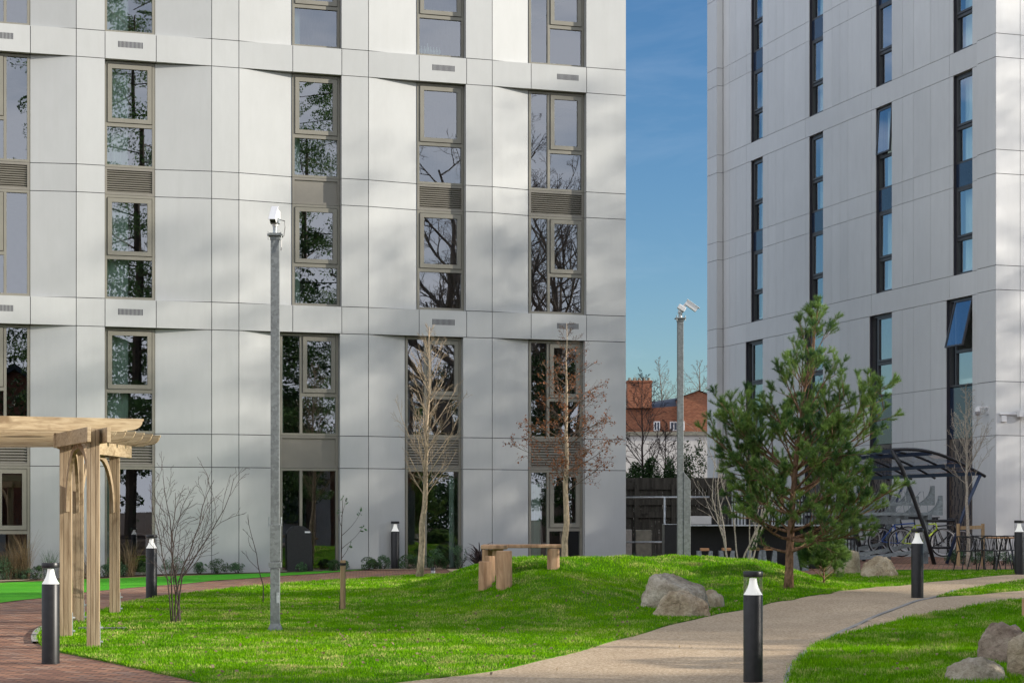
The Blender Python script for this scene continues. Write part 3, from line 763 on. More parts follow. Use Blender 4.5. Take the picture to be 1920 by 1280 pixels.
mb = MB(); mb.box((-.1,-.1,zt),(.1,.1,zt+.02), 0, Mr); mb.box((-.065,-.065,zt-.05),(.065,.065,zt-.001), 0, Mr); mb.box((-.085,-.085,zt+.021),(.085,.085,zt+.035), 0, Mr)
for sx in (-.085,.085): mb.tube([Mr @ Vector((sx,-.085,zt-.06)), Mr @ Vector((sx,-.085,zt+.05))], .008, 6)
mb.build('top_plate', M['galv'], p1)
c1 = cctv('security_camera', (g1.x, g1.y, g1.z+zt+.036), R(-97), R(48), 'white camera on the closer pole, seen end on with a hanging cable')
mb = MB(); q = g1+Vector((0,0,zt)); mb.tube([q+Vector(p) for p in ((.04,-.02,.22),(.13,-.02,.2),(.135,-.02,.12),(.12,-.03,.0),(.085,-.06,-.05),(.09,-.07,-.16),(.085,-.07,-.2))], .006, 5); mb.build('cable', M['black'], c1)
Y2 = 36.0; X2 = (1275.5-960)/F*Y2; z2 = hz(X2, Y2)
p2 = empty('camera_pole', (X2, Y2, z2), 'square galvanised camera pole in the gap between buildings, behind the mound', 'pole', 'square galvanised camera poles')
Mr = Matrix.Translation(Vector((X2, Y2, z2))) @ Matrix.Rotation(R(4), 4, 'Z'); zt = HC+(HY-598)/F*Y2-z2
mb = MB(); mb.box((-.055,-.055,-.1),(.055,.055,zt), 0, Mr); mb.build('shaft', M['galv'], p2, bevel=.006)
mb = MB(); mb.prism([(.057,-.1),(.185,-.1),(.185,1.5),(.057,1.66)], -.06, .06, Mr @ Matrix.Rotation(R(90),4,'X')); mb.build('base_casing', M['galv'], p2, bevel=.004)
mb = MB(); mb.box((-.095,-.095,zt),(.095,.095,zt+.02), 0, Mr); mb.box((-.062,-.062,zt-.05),(.062,.062,zt-.001), 0, Mr)
for sx in (-.08,.08): mb.tube([Mr @ Vector((sx,-.085,zt-.04)), Mr @ Vector((sx,-.085,zt+.06))], .009, 6)
mb.build('top_plate', M['galv'], p2)
# angled camera on the far pole
L = Vector((X2, Y2, z2+zt+.021)); c2 = empty('security_camera', L, 'white box camera tilted down to the right, seen against the blue sky', 'camera', 'security cameras')
mb = MB(); mb.lathe([(.035,0),(.035,.07),(.05,.1),(.03,.16),(0,.16)], L, 14); mb.build('mount', M['galv2'], c2, True, angle=40)
Mx = Matrix.Translation(L+Vector((0,0,.17))) @ Matrix.Rotation(R(32),4,'Y')
mb = MB(); mb.box((-.06,-.06,-.02),(.09,.06,.07), 0, Mx); mb.bar(L+Vector((.05,0,.2)), L+Vector((.13,0,.28)), .07, .05); mb.build('pan_head', M['white'], c2, bevel=.01)
Mx = Matrix.Translation(L+Vector((.13,-.01,.28))) @ Matrix.Rotation(R(36),4,'Y')
mb = MB(); mb.box((-.03,-.05,-.05),(.22,.05,.045), 0, Mx); mb.box((-.04,-.058,.046),(.25,.058,.056), 0, Mx); h = mb.build('housing', M['white'], c2, bevel=.01)
mb = MB(); mb.box((.221,-.04,-.04),(.225,.04,.036), 0, Mx); mb.build('lens', M['black'], h)
# dome cameras on the tower corner
for (fr, u, z, lab, s) in ((FA, u2(1858), 1.6+(970-768)/F*49.6, 'white dome camera on the shaded tower wall, on a short bracket', 0), (FB, .12, 1.6+(970-776)/F*48.8, 'white turret camera on a long arm on the sunlit tower face', 1)):
    p = fr.pt(u, .1 if not s else 0, z); t = empty('dome_camera', p, lab, 'camera', 'dome cameras on the tower')
    mb = MB()
    if s == 0:
        fr.box(mb, u-.05, u+.05, .092, .11, z-.14, z+.09); fr.box(mb, u-.03, u+.03, .11, .42, z+.02, z+.06)
        q = fr.pt(u, .38, z); mb.lathe([(0,.02),(.075,.02),(.085,-.03),(.085,-.08)], q, 18); mb.build('bracket', M['white'], t, True, angle=40)
        mb = MB(); mb.lathe([(.075,-.08),(.07,-.13),(.045,-.17),(0,-.185)], q, 18); mb.build('dome', M['silver'], t, True)
    else:
        fr.box(mb, -.0, .62, .015, .05, z-.02, z+.03); fr.box(mb, .05, .2, .001, .05, z-.2, z-.04); fr.box(mb, .5, .66, .02, .16, z-.07, z+.09); mb.build('bracket', M['white'], t, bevel=.008)
        q = fr.pt(.74, .14, z-.03); mb = MB(); mb.lathe([(0,.1),(.05,.08),(.08,.03),(.085,-.02),(.06,-.07),(0,-.1)], q, 18); mb.build('dome', M['silver'], t, True)

# ------------------------------------------------------------------ pergola
PP = [(-5.06,23.2),(-5.75,24.75),(-6.1,27.0),(-5.95,28.75)]
QQ = []
for i, (x, y) in enumerate(PP):
    a = PP[max(0,i-1)]; b = PP[min(3,i+1)]; d = Vector((b[0]-a[0], b[1]-a[1], 0)).normalized(); QQ.append((x+(-d.y)*2.5 if d.y > 0 else x, y+d.x*2.5))
perg = empty('pergola', (-6.6, 26, .1), 'curved pale timber pergola with grouped posts and scroll ended rafters beside the lawn', 'pergola')
ZB0, ZB1, ZR1 = 2.50, 2.68, 2.84
def post(x, y, d, plate=True):
    d = Vector((-.16, .987, 0)); t = Vector((d.x, d.y, 0)); s = Vector((-d.y, d.x, 0)); z0 = hz(x, y)-.05; mb = MB()
    for k, (w, off, dep) in enumerate(((.044,-.053,.15),(.056,0,.16),(.044,.053,.15))):
        for (j, o2, dp) in ((0,-.056,.05),(1,0,.055),(2,.056,.05)):
            c = Vector((x, y, 0))+s*off+t*o2
            mb.bar(c+Vector((0,0,z0)), c+Vector((0,0,ZB1-.01)), w, dp, 0, t)
    p = mb.build('post', M['woodv'], perg, bevel=.004)
    if plate:
        mb = MB(); c = Vector((x, y, hz(x, y)))+s*-.0; q = c-s*(-.094)
        mb.bar(c-s*.082+Vector((0,0,.0)), c-s*.082+Vector((0,0,.32)), .05, .007, 0, s)
        for zz in (.08,.25): mb.tube([c-s*.085+Vector((0,0,zz)), c-s*.115+Vector((0,0,zz))], .014, 6)
        mb.build('foot_bracket', M['galv2'], p)
dirs = []
for i in range(4):
    a = PP[max(0,i-1)]; b = PP[min(3,i+1)]; d = Vector((b[0]-a[0], b[1]-a[1], 0)).normalized(); dirs.append(d)
    if i == 0: d = Vector((PP[1][0]-PP[0][0], PP[1][1]-PP[0][1], 0)).normalized()
    post(*PP[i], d); post(*QQ[i], d, False)
for S in (PP, QQ):
    for i in range(3):
        a = Vector((*S[i], 0)); b = Vector((*S[i+1], 0)); d = (b-a).normalized()
        e0 = .33 if i == 0 else .1; e1 = .42 if i == 2 else .1
        s = Vector((-d.y, d.x, 0)); mb = MB()
        z = (ZB0+ZB1)/2 + (.002*i)
        for o in (-.118, .118):
            mb.bar(a-d*e0+s*o+Vector((0,0,z)), b+d*e1+s*o+Vector((0,0,z)), .045, ZB1-ZB0)
        mb.build('bearer', M['woodh'], perg, bevel=.004)
        # curved knee braces
        for (p, dd) in ((a, d), (b, -d)):
            mb = MB(); n = 9; pts = []
            for k in range(n+1):
                t = k/n*math.pi/2; pts.append(p+dd*(.09+.72*(1-math.cos(t)))+Vector((0,0,ZB0-.82+.82*math.sin(t))))
            for q0, q1 in zip(pts[:-1], pts[1:]): mb.bar(q0, q1+(q1-q0)*.05, .045, .085, 0, s.cross(q1-q0).normalized() if False else Vector((0,0,1)) if abs((q1-q0).normalized().z) < .9 else dd)
            mb.build('knee_brace', M['woodv'], perg)
# rafters
def along(S, f):
    seg = [(Vector((*S[i+1],0))-Vector((*S[i],0))).length for i in range(3)]; L = sum(seg); x = f*L
    for i in range(3):
        if x <= seg[i] or i == 2: return Vector((*S[i],0)).lerp(Vector((*S[i+1],0)), x/seg[i])
        x -= seg[i]
for k in range(12):
    f = -.03+1.08*k/11
    a = along(PP, f); b = along(QQ, f)
    if k == 0:
        a = Vector((*PP[0],0)).lerp(Vector((*PP[1],0)), .55); b = Vector((*QQ[0],0)).lerp(Vector((*QQ[1],0)), .55)
        d = Vector((.91,.42,0)); b = a-d*2.5
    else:
        f = .2+.9*(k)/11; a = along(PP, f); b = along(QQ, f); d = (a-b).normalized()
    over = .82 if k == 0 else .55
    x0 = b-d*.55; L = (a+d*over-x0).length; h = ZR1-ZB1-.0
    H = .17; c = .26
    prof = [(0,.0),(L-c,.0),(L-c+.02,.012),(L-c+.05,.018)]+[(L-c+.07+ (c-.085)*math.sin(t*math.pi/2), .02+(H-.055)*(1-math.cos(t*math.pi/2))) for t in [j/7 for j in range(8)]]+[(L,H-.03),(L,H),(0,H)]
    Mt = Matrix(((d.x,0,-d.y,x0.x),(d.y,0,d.x,x0.y),(0,1,0,ZB1+.003),(0,0,0,1)))
    mb = MB(); mb.prism(prof, -.022, .022, Mt); mb.build('rafter', M['woodh'], perg, bevel=.003)

# ------------------------------------------------------------------ bench and stumps on the mound
def stump(mb, x, y, z0, z1, r, n=9, seed=0, lean=0):
    q = random.Random(seed); ang = [2*math.pi*k/n+q.uniform(-.15,.15) for k in range(n)]; rr = [r*q.uniform(.86,1.1) for k in range(n)]
    vs = []
    for z, s in ((z0,1.04),(z0+(z1-z0)*.5,1.0),(z1-.01,.97),(z1,.93)):
        vs += [(x+lean*(z-z0)+rr[k]*s*math.cos(ang[k]), y+rr[k]*s*math.sin(ang[k]), z) for k in range(n)]
    fs = [(i*n+k, i*n+(k+1)%n, (i+1)*n+(k+1)%n, (i+1)*n+k) for i in range(3) for k in range(n)]+[tuple(3*n+k for k in range(n))]
    mb.add(vs, fs)
YB = 34.2; s = F/YB
def bx(px): return (px-960)/s
def bz(py): return HC+(HY-py)/s
bench = empty('rustic_bench', (bx(980), YB, hz(bx(980), YB)), 'rustic oak plank bench with a rounded plank end on top of the mound', 'bench')
mb = MB(); stump(mb, bx(1036.5), YB, hz(bx(1036), YB)-.08, bz(1027.5), .115, 7, 4); mb.build('leg', M['benchw'], bench)
mb = MB(); stump(mb, bx(915), YB+.1, hz(bx(915), YB)-.08, bz(1030), .105, 8, 6); mb.build('leg', M['benchw'], bench)
zt = bz(1020)
n = 14; line = [(bx(905)+(bx(1053)-bx(905))*i/n, YB+.12-.1*math.sin(i/n*math.pi)) for i in range(n+1)]
poly = [(x, y-.17-.015*math.sin(i*1.3)) for i, (x, y) in enumerate(line)]+[(x, y+.17) for i, (x, y) in reversed(list(enumerate(line)))]
mb = MB(); mb.prism(poly, zt-.062, zt); mb.build('seat_plank', M['benchw'], bench, bevel=.012)
y2 = YB-.42; cx, cy = bx(925), y2
poly = [(bx(904)+.0, YB-.06),(bx(904)-.02, y2-.12),(bx(925), y2-.26),(bx(945), y2-.24),(bx(952), y2-.1),(bx(948), y2+.05),(bx(938), YB-.06)]
mb = MB(); mb.prism(poly, zt-.078, zt-.004); mb.build('rounded_plank', M['benchw'], bench, bevel=.015)
mb = MB(); stump(mb, bx(934), y2-.04, hz(bx(934), y2)-.08, zt-.08, .10, 8, 9); mb.build('leg', M['benchw'], bench)
for (px, top, base, r, Yp, lab, sd_) in ((909,1052,1107,.108,None,'shorter log stool with a flat top, leftmost beside the bench',1),(945,1032,1104,.118,None,'thick tall log stool, the widest of those in front of the bench',2),(919,1042,1096,.085,None,'slim log post standing between the two log stools',3)):
    g = Gp(px, base); t = MB(); zt_ = HC+(HY-top)/F*g.y
    stump(t, g.x, g.y, g.z-.08, zt_, r, 15, sd_+20)
    o = t.build('log_stool', M['benchw']); tag(o, lab, 'stool', 'log stools by the bench')

# ------------------------------------------------------------------ boulders
def boulder(px, base, wpx, hpx, lab, mat, seed, depth=.8, cuts=(), back=0, grp=None, flat=.0, sub=5):
    g = Gp(px, base); y = g.y+wpx/F*g.y*depth*.4; s = F/y
    w = wpx/s/2*1.12; h = hpx/s*1.08; x = (px-960)/s; z = hz(x, y)
    import bmesh
    bm = bmesh.new(); bmesh.ops.create_icosphere(bm, subdivisions=sub, radius=1)
    q = random.Random(seed); off = Vector((q.uniform(0,50), q.uniform(0,50), q.uniform(0,50)))
    pl = [(Vector((q.gauss(0,1), q.gauss(0,1), abs(q.gauss(0,.8)))).normalized(), q.uniform(.74,.92)) for _ in range(5)]+list(cuts)
    for v in bm.verts:
        p = v.co.copy(); n = noise.fractal(p*1.1+off, 1, 2, 4)*.16; p *= 1+n
        for (d, k) in pl:
            e = p.dot(d)-k
            if e > 0: p -= d*e*.82
        p *= 1+noise.fractal(p*3+off, 1, 2, 4)*.05+noise.fractal(p*7+off, 1, 2, 4)*.035+noise.fractal(p*18+off, 1, 2, 3)*.014
        v.co = p
    zz = [v.co.z for v in bm.verts]; xx = [v.co.x for v in bm.verts]; zm = max(zz); xa, xb = min(xx), max(xx)
    for v in bm.verts:
        p = v.co; v.co = Vector((x+(-1+2*(p.x-xa)/(xb-xa))*w, y+p.y*w*depth, z-.35*h+(p.z+ .35)*(h*1.35)/(zm+.35)))
    me = bpy.data.meshes.new('boulder'); bm.to_mesh(me); bm.free(); me.materials.append(mat)
    me.polygons.foreach_set('use_smooth', [True]*len(me.polygons))
    c = Vector((x, y, z)); me.transform(Matrix.Translation(-c))
    o = bpy.data.objects.new('boulder', me); C.objects.link(o); o.location = c; return tag(o, lab, 'boulder', grp)
GC = 'boulders on the lawn'
boulder(1264, 1144, 124, 62, 'largest grey boulder of the cluster in the mound hollow, with a broad rounded top', M['rock_a'], 8, .7, ((Vector((.3,-.2,.9)).normalized(), .74),), grp=GC)
boulder(1256, 1112, 52, 34, 'small pale peaked boulder peeping over the back of the largest boulder', M['rock_b'], 12, .6, grp=GC, sub=4)
boulder(1278, 1157, 98, 46, 'low brown boulder in front of the largest one, nearest the gravel path', M['rock_b'], 41, .5, grp=GC)
boulder(1337, 1141, 42, 33, 'small round boulder at the right end of the middle cluster', M['rock_b'], 8, .8, grp=GC, sub=4)
boulder(1577, 1078, 72, 44, 'blocky buff boulder with a bright flat side, half behind the low pine branches', M['rock_b'], 21, .6, ((Vector((1,-.25,.1)).normalized(), .62),(Vector((0,0,1)), .6)), grp=GC)
boulder(1649, 1083, 66, 38, 'lone rounded buff boulder on the grass near the bicycle rack', M['rock_b'], 17, .7, ((Vector((-.6,-.5,.6)).normalized(), .6),), grp=GC)
boulder(1878, 1247, 96, 74, 'pinkish grey boulder leaning over a flat stone at the lower right', M['rock_c'], 31, .7, grp=GC)
boulder(1832, 1280, 106, 44, 'long low pale stone lying in front of the pinkish boulder', M['rock_a'], 33, .5, grp=GC)
boulder(1920, 1270, 60, 78, 'rough brown boulder cut off by the right edge of the photo', M['rock_b'], 35, .8, grp=GC)

# ------------------------------------------------------------------ trees: generators
def branch_pts(p, d, L, n, q, up=.15, wob=.12):
    pts = [Vector(p)]; d = Vector(d).normalized()
    for i in range(n):
        d = (d+Vector((q.gauss(0,wob), q.gauss(0,wob), q.gauss(0,wob)))*.6+Vector((0,0,up))).normalized()
        pts.append(pts[-1]+d*L/n)
    return pts
def grow(mb, p, d, L, r, lv, q, P, tips=None):
    n = P['seg'][lv]; pts = branch_pts(p, d, L, n, q, P['up'][lv], P['wob'][lv])
    r1 = max(r*P['taper'][lv], P.get('rmin', .003)); rad = [r+(r1-r)*i/n for i in range(n+1)]
    mb.tube(pts, rad, P['sides'][lv], cap=False)
    if lv+1 >= len(P['seg']):
        if tips is not None: tips.append(pts)
        return
    k = P['kids'][lv]
    for i in range(k):
        f = P['from'][lv]+(1-P['from'][lv])*(i+q.uniform(.1,.9))/k; j = min(int(f*n), n-1); t = f*n-j
        pp = pts[j].lerp(pts[j+1], t); dd = (pts[j+1]-pts[j]).normalized()
        a = q.uniform(0, 2*math.pi) if P.get('spiral') is None else i*2.4+q.uniform(-.3,.3)
        o = dd.orthogonal().normalized(); o = Matrix.Rotation(a, 3, dd) @ o
        an = R(P['ang'][lv]*q.uniform(.75,1.25)); nd = dd*math.cos(an)+o*math.sin(an)
        ll = L*P['len'][lv]*(1-P['shrink'][lv]*(f-P['from'][lv])/(1-P['from'][lv]+1e-6))*q.uniform(.7,1.15)
        grow(mb, pp, nd, ll, rad[j]*P['rr'][lv], lv+1, q, P, tips)
    if tips is not None and lv >= 1: tips.append(pts[-3:])
def leaves_at(pts, n, size, q, spread=.03, asp=.5):
    out = []
    for _ in range(n):
        i = q.randrange(len(pts)-1); p = pts[i].lerp(pts[i+1], q.random())+Vector((q.gauss(0,spread), q.gauss(0,spread), q.gauss(0,spread)))
        a = Vector((q.gauss(0,1), q.gauss(0,1), q.gauss(0,1))).normalized(); b = a.orthogonal().normalized(); b = Matrix.Rotation(q.uniform(0,6.3),3,a) @ b
        s = size*q.uniform(.6,1.3); out.append((p-a*s*.5, p+b*s*asp*.5, p+a*s*.5, p-b*s*asp*.5))
    return out
def quads(name, L, mat, parent, base):
    v = np.array([[tuple(c) for c in qd] for qd in L], dtype=np.float32)-np.array(tuple(base), dtype=np.float32)
    return tri_object(name, v, mat, parent, 4)
# silver stemmed tree at the end of the mound
def small_tree(name, px, py, Yov, ztop, lab, bark, seed, P, r0, lean=(0,0), trunkfrac=.4, cat='tree', leafmat=None, nleaf=0, lsize=.05):
    if Yov: x = (px-960)/F*Yov; g = Vector((x, Yov, hz(x, Yov)))
    else: g = Gp(px, py)
    t = empty(name, g, lab, cat); q = random.Random(seed); mb = MB(); H = ztop-g.z; n = 14
    top = g+Vector((lean[0]*H, lean[1]*H, H)); tr = []
    for i in range(n+1):
        f = i/n; b = math.sin(f*math.pi)
        tr.append(g+(top-g)*f+Vector((q.uniform(-.02,.02)*(f>0)-lean[0]*H*.35*b*0, q.uniform(-.02,.02)*(f>0), -.05 if i == 0 else 0))+Vector((lean[0]*.9*b, 0, 0)))
    rad = [max(.006, r0*(1-.93*(i/n))) for i in range(n+1)]; rad[0] *= 1.25
    mb.tube(tr, rad, 9); mb.build('trunk', bark, t, True)
    mb = MB(); tips = []
    K = P['n0']
    for i in range(K):
        f = trunkfrac+(1-trunkfrac)*(i+q.random()*.8)/K; j = min(int(f*n), n-1); p = tr[j].lerp(tr[j+1], f*n-j)
        a = i*2.399+q.uniform(-.4,.4); an = R(P['ang0']*q.uniform(.8,1.2)); d = Vector((math.cos(a)*math.sin(an), math.sin(a)*math.sin(an), math.cos(an)))
        rl = (f-trunkfrac)/(1-trunkfrac); L = P['L0']*H*(1.1*(1-rl)**.85*min(1,.55+rl*2.2)+.09)*q.uniform(.6,1.2)
        grow(mb, p, d, L, max(.005, min(rad[j]*.42, P.get('bmax', .011))), 0, q, P, tips)
    mb.build('crown', P.get('tw', bark), t, True)
    if nleaf:
        LL = []
        for tp in tips: LL += leaves_at(tp, nleaf, lsize, q, .035) if tp[-1].z < g.z+H*q.uniform(.45,.95) else []
        quads('leaves', LL, leafmat, t, g)
    return t
PA = dict(n0=44, ang0=38, L0=.275, seg=[6,4,2], up=[.05,.05,.05], wob=[.1,.14,.2], taper=[.35,.4,.4], sides=[5,4,3], kids=[8,4], ang=[34,40], len=[.42,.42], shrink=[.6,.5], rr=[.55,.55], rmin=.0022)
PA['from'] = [.15,.2]
small_tree('bare_tree', 786, 1080, 39.0, HC+(HY-612)/F*39, 'leafless pale barked tree with upswept twigs at the left foot of the mound', M['palebark'], 5, PA, .074, (.043,0), .3)
PB = dict(PA); PB.update(tw=M['brownbark'], n0=40, ang0=62, L0=.26, up=[.0,.02,.03], kids=[11,5], ang=[38,45])
small_tree('copper_leaved_tree', 1060, 1050, 38.6, HC+(HY-606)/F*38.6, 'slim tree with brown withered leaves on its twigs, behind the bench', M['palebark'], 9, PB, .075, (.006,0), .33, leafmat=M['copper'], nleaf=2, lsize=.055)
PC_ = dict(n0=24, ang0=40, L0=.3, seg=[6,4,2], up=[.06,.05,.05], wob=[.14,.16,.2], taper=[.35,.4,.4], sides=[4,3,3], kids=[6,3], ang=[38,42], len=[.45,.4], shrink=[.5,.5], rr=[.6,.6], rmin=.004); PC_['from'] = [.15,.2]
small_tree('bare_tree', 1815, 1046, 44.0, HC+(HY-728)/F*44, 'leafless pale barked tree tied to a timber frame in front of the tower', M['birch'], 15, PC_, .05, (-.012,0), .42)
# multi stemmed bushes
def multistem(name, px, py, Yov, H, spread, nst, lab, bark, seed, r0, P, cat='shrub', base_r=.1):
    if Yov: x = (px-960)/F*Yov; g = Vector((x, Yov, hz(x, Yov)))
    else: g = Gp(px, py)
    t = empty(name, g, lab, cat); q = random.Random(seed)
    for i in range(nst):
        mb = MB(); a = 2*math.pi*i/nst+q.uniform(-.4,.4); rr = base_r*q.uniform(.4,1); p = g+Vector((rr*math.cos(a), rr*math.sin(a), -.04))
        an = math.atan2(spread*q.uniform(.3,1.0), H); d = Vector((math.cos(a)*math.sin(an), math.sin(a)*math.sin(an), math.cos(an)))
        grow(mb, p, d, H*q.uniform(.82,1.05), r0*q.uniform(.7,1.1), 0, q, P); mb.build('stem', bark, t, True)
    return t
PM = dict(seg=[10,6,3], up=[.03,.05,.05], wob=[.22,.26,.28], taper=[.22,.35,.4], sides=[6,4,3], kids=[9,4], ang=[30,38], len=[.36,.4], shrink=[.55,.5], rr=[.55,.6], rmin=.0028); PM['from'] = [.25,.25]
multistem('bare_shrub', 330, 1168, None, 2.3, .85, 6, 'leafless dark multi-stemmed shrub growing on the lawn near the pergola', M['darkbark'], 4, .017, PM)
PT = dict(PM); PT.update(kids=[6,3], len=[.42,.45])
multistem('bare_birch', 1385, 1043, 38.0, 3.1, 1.15, 7, 'leafless pale multi-stemmed birch behind the mound, left of the pine trunk', M['birch'], 12, .022, PT, 'tree', .22)
PS = dict(PM); PS.update(kids=[4,2], len=[.3,.4], seg=[9,4,2])
multistem('bare_sapling', 492, 1131, None, 1.62, .12, 1, 'thin leafless sapling just left of the foot of the closer camera pole', M['darkbark'], 3, .012, PS, 'sapling', .01)
g = Gp(637,1145); sap = empty('staked_sapling', g, 'young sapling with a few last leaves tied to a short timber stake on the lawn', 'sapling')
mb = MB(); gx = Gp(643,1145); mb.tube([gx+Vector((0,0,-.05)), gx+Vector((0,0,.78))], .042, 10); st = mb.build('stake', M['stake'], sap, True, angle=40)
mb = MB(); mb.tube([gx+Vector((0,0,.70)), gx+Vector((0,0,.74))], .052, 10); mb.build('tie', M['rubber'], st)
q = random.Random(2); mb = MB(); tips = []
tr = [g+Vector(p) for p in ((0,0,-.03),(.02,0,.4),(.025,0,.9),(.03,.0,1.3),(.05,0,1.78))]
mb.tube(tr, [.014,.012,.010,.007,.003], 6)
for (z, dx, L, up) in ((.95,.8,.5,.5),(1.15,.75,.52,.55),(1.3,-.5,.25,.8),(1.45,.45,.3,.9),(.8,.5,.3,.7)):
    i = 2 if z < 1.3 else 3; pts = branch_pts(g+Vector((.025,0,z)), (dx,q.uniform(-.3,.3),up), L, 5, q, .12, .1); mb.tube(pts, [.006,.005,.004,.003,.003,.002], 4); tips.append(pts)
mb.build('stem', M['darkbark'], sap, True)
LL = []
for tp in tips: LL += leaves_at(tp[-2:], 5, .07, q, .03)
quads('leaves', LL, M['shrub'], sap, g)

# ------------------------------------------------------------------ the pine
def pine(g, H, lab, seed, whorls, nee=1.0, r0=.085, name='pine_tree', lean=None):
    t = empty(name, g, lab, 'tree'); q = random.Random(seed); s = Vector((0,0,1))
    n = 16; tr = []
    lean = lean or [(0,0)]*(n+1)
    for i in range(n+1):
        f = i/n; lx = np.interp(f, [a for a, b in lean], [b for a, b in lean])
        tr.append(g+Vector((lx+q.uniform(-.008,.008), q.uniform(-.012,.012), H*f-(.08 if i == 0 else 0))))
    rad = [max(.008, r0*(1-.93*(i/n)**.85)) for i in range(n+1)]; rad[0] *= 1.25
    mb = MB(); mb.tube(tr, rad, 10); mb.build('trunk', M['pinebark'], t, True)
    def tp(z):
        z = min(z, H*.97)
        f = min(max(z/H, 0), .9999)*n; j = int(f); return tr[j].lerp(tr[j+1], f-j), rad[j]
    lm = MB(); shoots = []
    def shoot(p, d, L, r, lv, dens):
        pts = branch_pts(p, d, L, 5 if lv == 0 else 3, q, .10 if lv == 0 else .12, .09)
        k = len(pts)-1; lm.tube(pts, [max(.0035, r*(1-.75*i/k)) for i in range(k+1)], 5 if lv == 0 else 3, cap=False)
        if lv == 2 or (lv == 1 and L < .16): shoots.append((pts, dens)); return
        cnt = int((5.0 if lv == 0 else 3.5)*max(.4, L)*dens)+(2 if lv == 0 else 1)
        f0 = .32 if lv == 0 else .3
        for i in range(cnt):
            f = f0+(1-f0)*(i+q.random()*.7)/cnt*.98; j = min(int(f*k), k-1); pp = pts[j].lerp(pts[j+1], f*k-j); dd = (pts[j+1]-pts[j]).normalized()
            o = Matrix.Rotation(q.uniform(0,6.28),3,dd) @ dd.orthogonal().normalized(); o.z *= .55
            an = R(q.uniform(30,58)); nd = dd*math.cos(an)+o.normalized()*math.sin(an)
            shoot(pp, nd, (.46 if lv == 0 else .5)*L*(1.05-.6*f)*q.uniform(.7,1.2)+.06, r*.5, lv+1, dens)
        shoots.append((pts[-3:] if lv == 0 else pts[-2:], dens))
        # terminal cluster
        for i in range(3):
            dd = (pts[-1]-pts[-2]).normalized(); o = Matrix.Rotation(i*2.1+q.random(),3,dd) @ dd.orthogonal().normalized()
            shoots.append((branch_pts(pts[-1]-dd*.03, dd*.85+o*.5, .11, 2, q, .1, .05), dens))
    for (z, nb, L, el, dens, azs) in whorls:
        for i in range(nb):
            a = azs[i] if azs else (2*math.pi*i/nb+q.uniform(-.35,.35)+z*2)
            LL = L*.9*q.uniform(.7,1.12) if not azs else L[i]*.93; e = R(el*q.uniform(.75,1.25)) if not azs else R(el[i])
            p, r = tp(z+q.uniform(-.05,.05) if not azs else z)
            shoot(p, (math.cos(a)*math.cos(e), math.sin(a)*math.cos(e), math.sin(e)), LL, max(.010, min(.034, r*.45)), 0, dens)
    shoot(tr[-2], (.02,0,1), H*.03+.08, .008, 1, 1.3); shoots.append((tr[-2:], 1.6))
    lm.build('limbs', M['pinebark'], t, True)
    # needles
    V = []
    for (pts, dens) in shoots:
        L = sum((b-a).length for a, b in zip(pts[:-1], pts[1:])); m = int(L*480*nee*min(1.25, dens)+20)
        P = np.array([tuple(p) for p in pts]); k = len(P)-1
        f = nrs.uniform(0,1,m)**.8*k; j = np.minimum(f.astype(int), k-1); b = P[j]+(P[j+1]-P[j])*(f-j)[:,None]
        ax = P[j+1]-P[j]; ax /= np.linalg.norm(ax,axis=1)[:,None]+1e-9
        o = nrs.normal(size=(m,3)); o -= ax*(o*ax).sum(1)[:,None]; o /= np.linalg.norm(o,axis=1)[:,None]+1e-9
        an = nrs.uniform(.45,1.05,m); d = ax*np.cos(an)[:,None]+o*np.sin(an)[:,None]; d[:,2] += .12
        ln = nrs.uniform(.048,.082,m)[:,None]; sd_ = np.cross(d, nrs.normal(size=(m,3))); sd_ /= np.linalg.norm(sd_,axis=1)[:,None]+1e-9
        w = .0027; V.append(np.stack([b-sd_*w, b+sd_*w, b+d*ln], 1))
    V = np.concatenate(V)-np.array(tuple(g))
    tri_object('needles', V, M['needle'], t); return t
g = Gp(1478,1104)
Hh = HC+(HY-556)/F*g.y-g.z
lean = [(0,0),(.25,.06),(.42,.12),(.58,.22),(.66,.24),(.8,.42),(1,.52)]
WH = [(.62,3,.8,4,.5,None),
      (.95,5,1.1,8,.9,None),
      (1.30,7,1.4,12,1.3,None),
      (1.62,7,1.5,18,1.3,None),
      (2.02,7,1.5,26,1.25,None),
      (2.40,6,1.3,36,1.0,None),
      (2.92,5,1.25,46,.75,None),
      (3.40,4,1.0,54,.6,None),
      (3.95,4,.75,58,.6,None),
      (4.45,4,.36,60,.7,None),
      (.85,5,[1.9,1.6,1.5,1.3,1.7],[8,-2,-12,2,14],1.2,[-.15,-.7,-1.2,3.9,-.45]),
      (1.9,4,[2.35,1.7,1.9,2.1],[30,38,26,20],1.1,[.1,3.0,3.5,-.3]),
      (1.5,2,[1.9,1.8],[22,30],1.0,[3.25,-.1])]
Hp = .72; gd = Gp(1545,1094)
pine(gd, Hp, 'low spreading dwarf pine to the right of the foot of the pine, before the boulders', 16, [(.1,5,.55,22,1.1,None),(.22,6,.55,30,1.2,None),(.36,6,.45,40,1.2,None),(.52,4,.3,50,1.1,None)], 1.1, .02, 'dwarf_pine')
pine(g, Hh, 'young Scots type pine with open tufted branches standing at the path edge', 6, WH, 1.0, .082, lean=lean)

